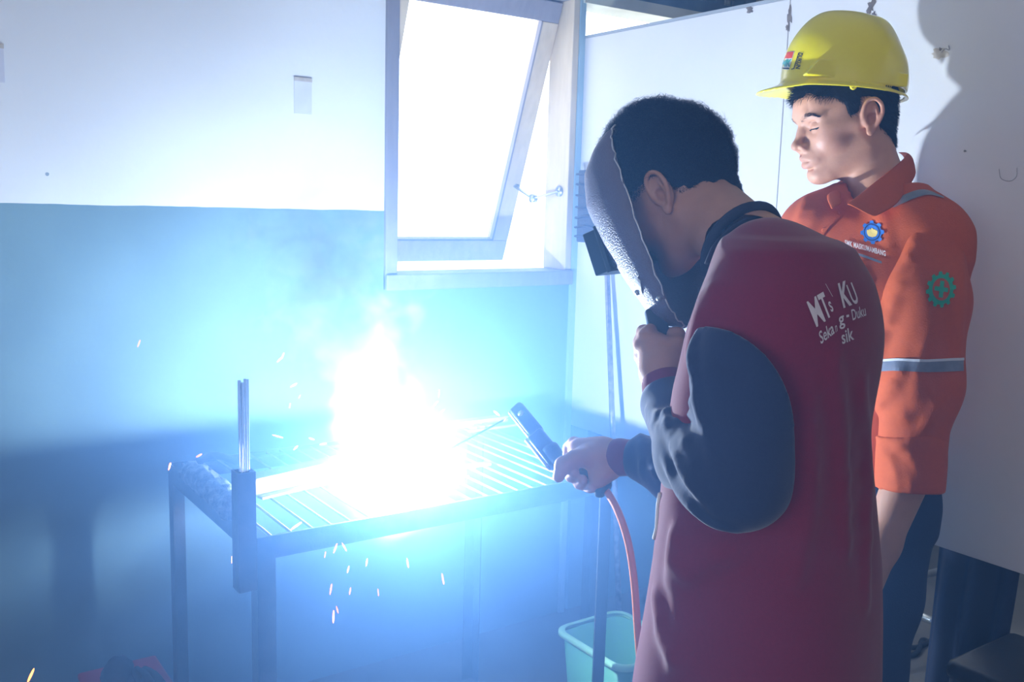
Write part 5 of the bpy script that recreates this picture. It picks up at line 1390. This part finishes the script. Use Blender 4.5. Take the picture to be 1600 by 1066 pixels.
L.new(q5.outputs[0], v.inputs['Density'])
o = box('haze_and_lens_glow', (-2.55, -2.05, 0.004), (XP - 0.004, YW - 0.03, 2.85), hm)
tag(o, 'thin blue welding haze filling the room around the table, also standing in for lens glow', 'haze', None, 'stuff')
# smoke rising from the arc
sm_, N, L, v = volume_mat('rising_weld_smoke', 0.0, (0.93, 0.97, 1.0), 0.1)
g = N.new('ShaderNodeNewGeometry')
def nd_(op, a, b=None, c=None, clamp=False):
    n = N.new('ShaderNodeMath'); n.operation = op; n.use_clamp = clamp
    for i, q in enumerate((a, b, c)):
        if q is None: continue
        if isinstance(q, (int, float)): n.inputs[i].default_value = q
        else: L.new(q, n.inputs[i])
    return n.outputs[0]
wn = N.new('ShaderNodeTexNoise'); wn.inputs['Scale'].default_value = 7.0; wn.inputs['Detail'].default_value = 2; L.new(g.outputs['Position'], wn.inputs[0])
wv = N.new('ShaderNodeVectorMath'); wv.operation = 'MULTIPLY_ADD'; L.new(wn.outputs[1], wv.inputs[0]); wv.inputs[1].default_value = (0.11, 0.11, 0.11); L.new(g.outputs['Position'], wv.inputs[2])
wv2 = N.new('ShaderNodeVectorMath'); wv2.operation = 'SUBTRACT'; L.new(wv.outputs[0], wv2.inputs[0]); wv2.inputs[1].default_value = (0.055, 0.055, 0.055)
sp = N.new('ShaderNodeSeparateXYZ'); L.new(wv2.outputs[0], sp.inputs[0])
hgt = nd_('MAXIMUM', nd_('SUBTRACT', sp.outputs[2], float(ARC[2])), 0.0)
dx = nd_('SUBTRACT', sp.outputs[0], nd_('MULTIPLY_ADD', hgt, SM_DX, float(ARC[0]) - 0.012))
dy = nd_('SUBTRACT', sp.outputs[1], nd_('MULTIPLY_ADD', hgt, 0.05, float(ARC[1]) + 0.01))
rd = nd_('SQRT', nd_('ADD', nd_('MULTIPLY', dx, dx), nd_('MULTIPLY', dy, dy)))
rn = nd_('DIVIDE', rd, nd_('MULTIPLY_ADD', hgt, SM_SPREAD, SM_R0))
fall = nd_('SUBTRACT', 1.0, rn)
dn_ = N.new('ShaderNodeTexNoise'); dn_.inputs['Scale'].default_value = 15.0; dn_.inputs['Detail'].default_value = 5; dn_.inputs['Distortion'].default_value = 0.6; L.new(wv2.outputs[0], dn_.inputs[0])
den = nd_('ADD', fall, nd_('MULTIPLY', nd_('SUBTRACT', dn_.outputs[0], 0.62), nd_('MULTIPLY_ADD', hgt, 5.0, 1.2)))
den = nd_('MAXIMUM', den, 0.0)
den = nd_('MULTIPLY', den, nd_('MULTIPLY', nd_('EXPONENT', nd_('MULTIPLY', hgt, -SM_FADE)), SM_A))
low = nd_('MULTIPLY', nd_('SUBTRACT', sp.outputs[2], 0.745), 40.0, clamp=True)
edge = nd_('MULTIPLY', nd_('SUBTRACT', 1.44, sp.outputs[2]), 6.0, clamp=True)
den = nd_('MULTIPLY', nd_('MULTIPLY', den, low), edge)
vd = N.new('ShaderNodeVectorMath'); vd.operation = 'DISTANCE'; L.new(wv2.outputs[0], vd.inputs[0]); vd.inputs[1].default_value = tuple(ARC + [0, 0, 0.01])
bl = nd_('MAXIMUM', nd_('SUBTRACT', 1.0, nd_('DIVIDE', vd.outputs['Value'], GLARE_BALL_R)), 0.0)  # dense ball added to the smoke to stand in for the arc's glare
den = nd_('ADD', den, nd_('MULTIPLY', nd_('MULTIPLY', bl, bl), SM_BALL))
L.new(den, v.inputs['Density'])
o = box('weld_smoke', (0.58, 1.52, 0.64), (1.16, 2.02, 1.44), sm_)
tag(o, 'white smoke plume rising from the welding arc, with a dense ball standing in for its glare', 'smoke', None, 'stuff')
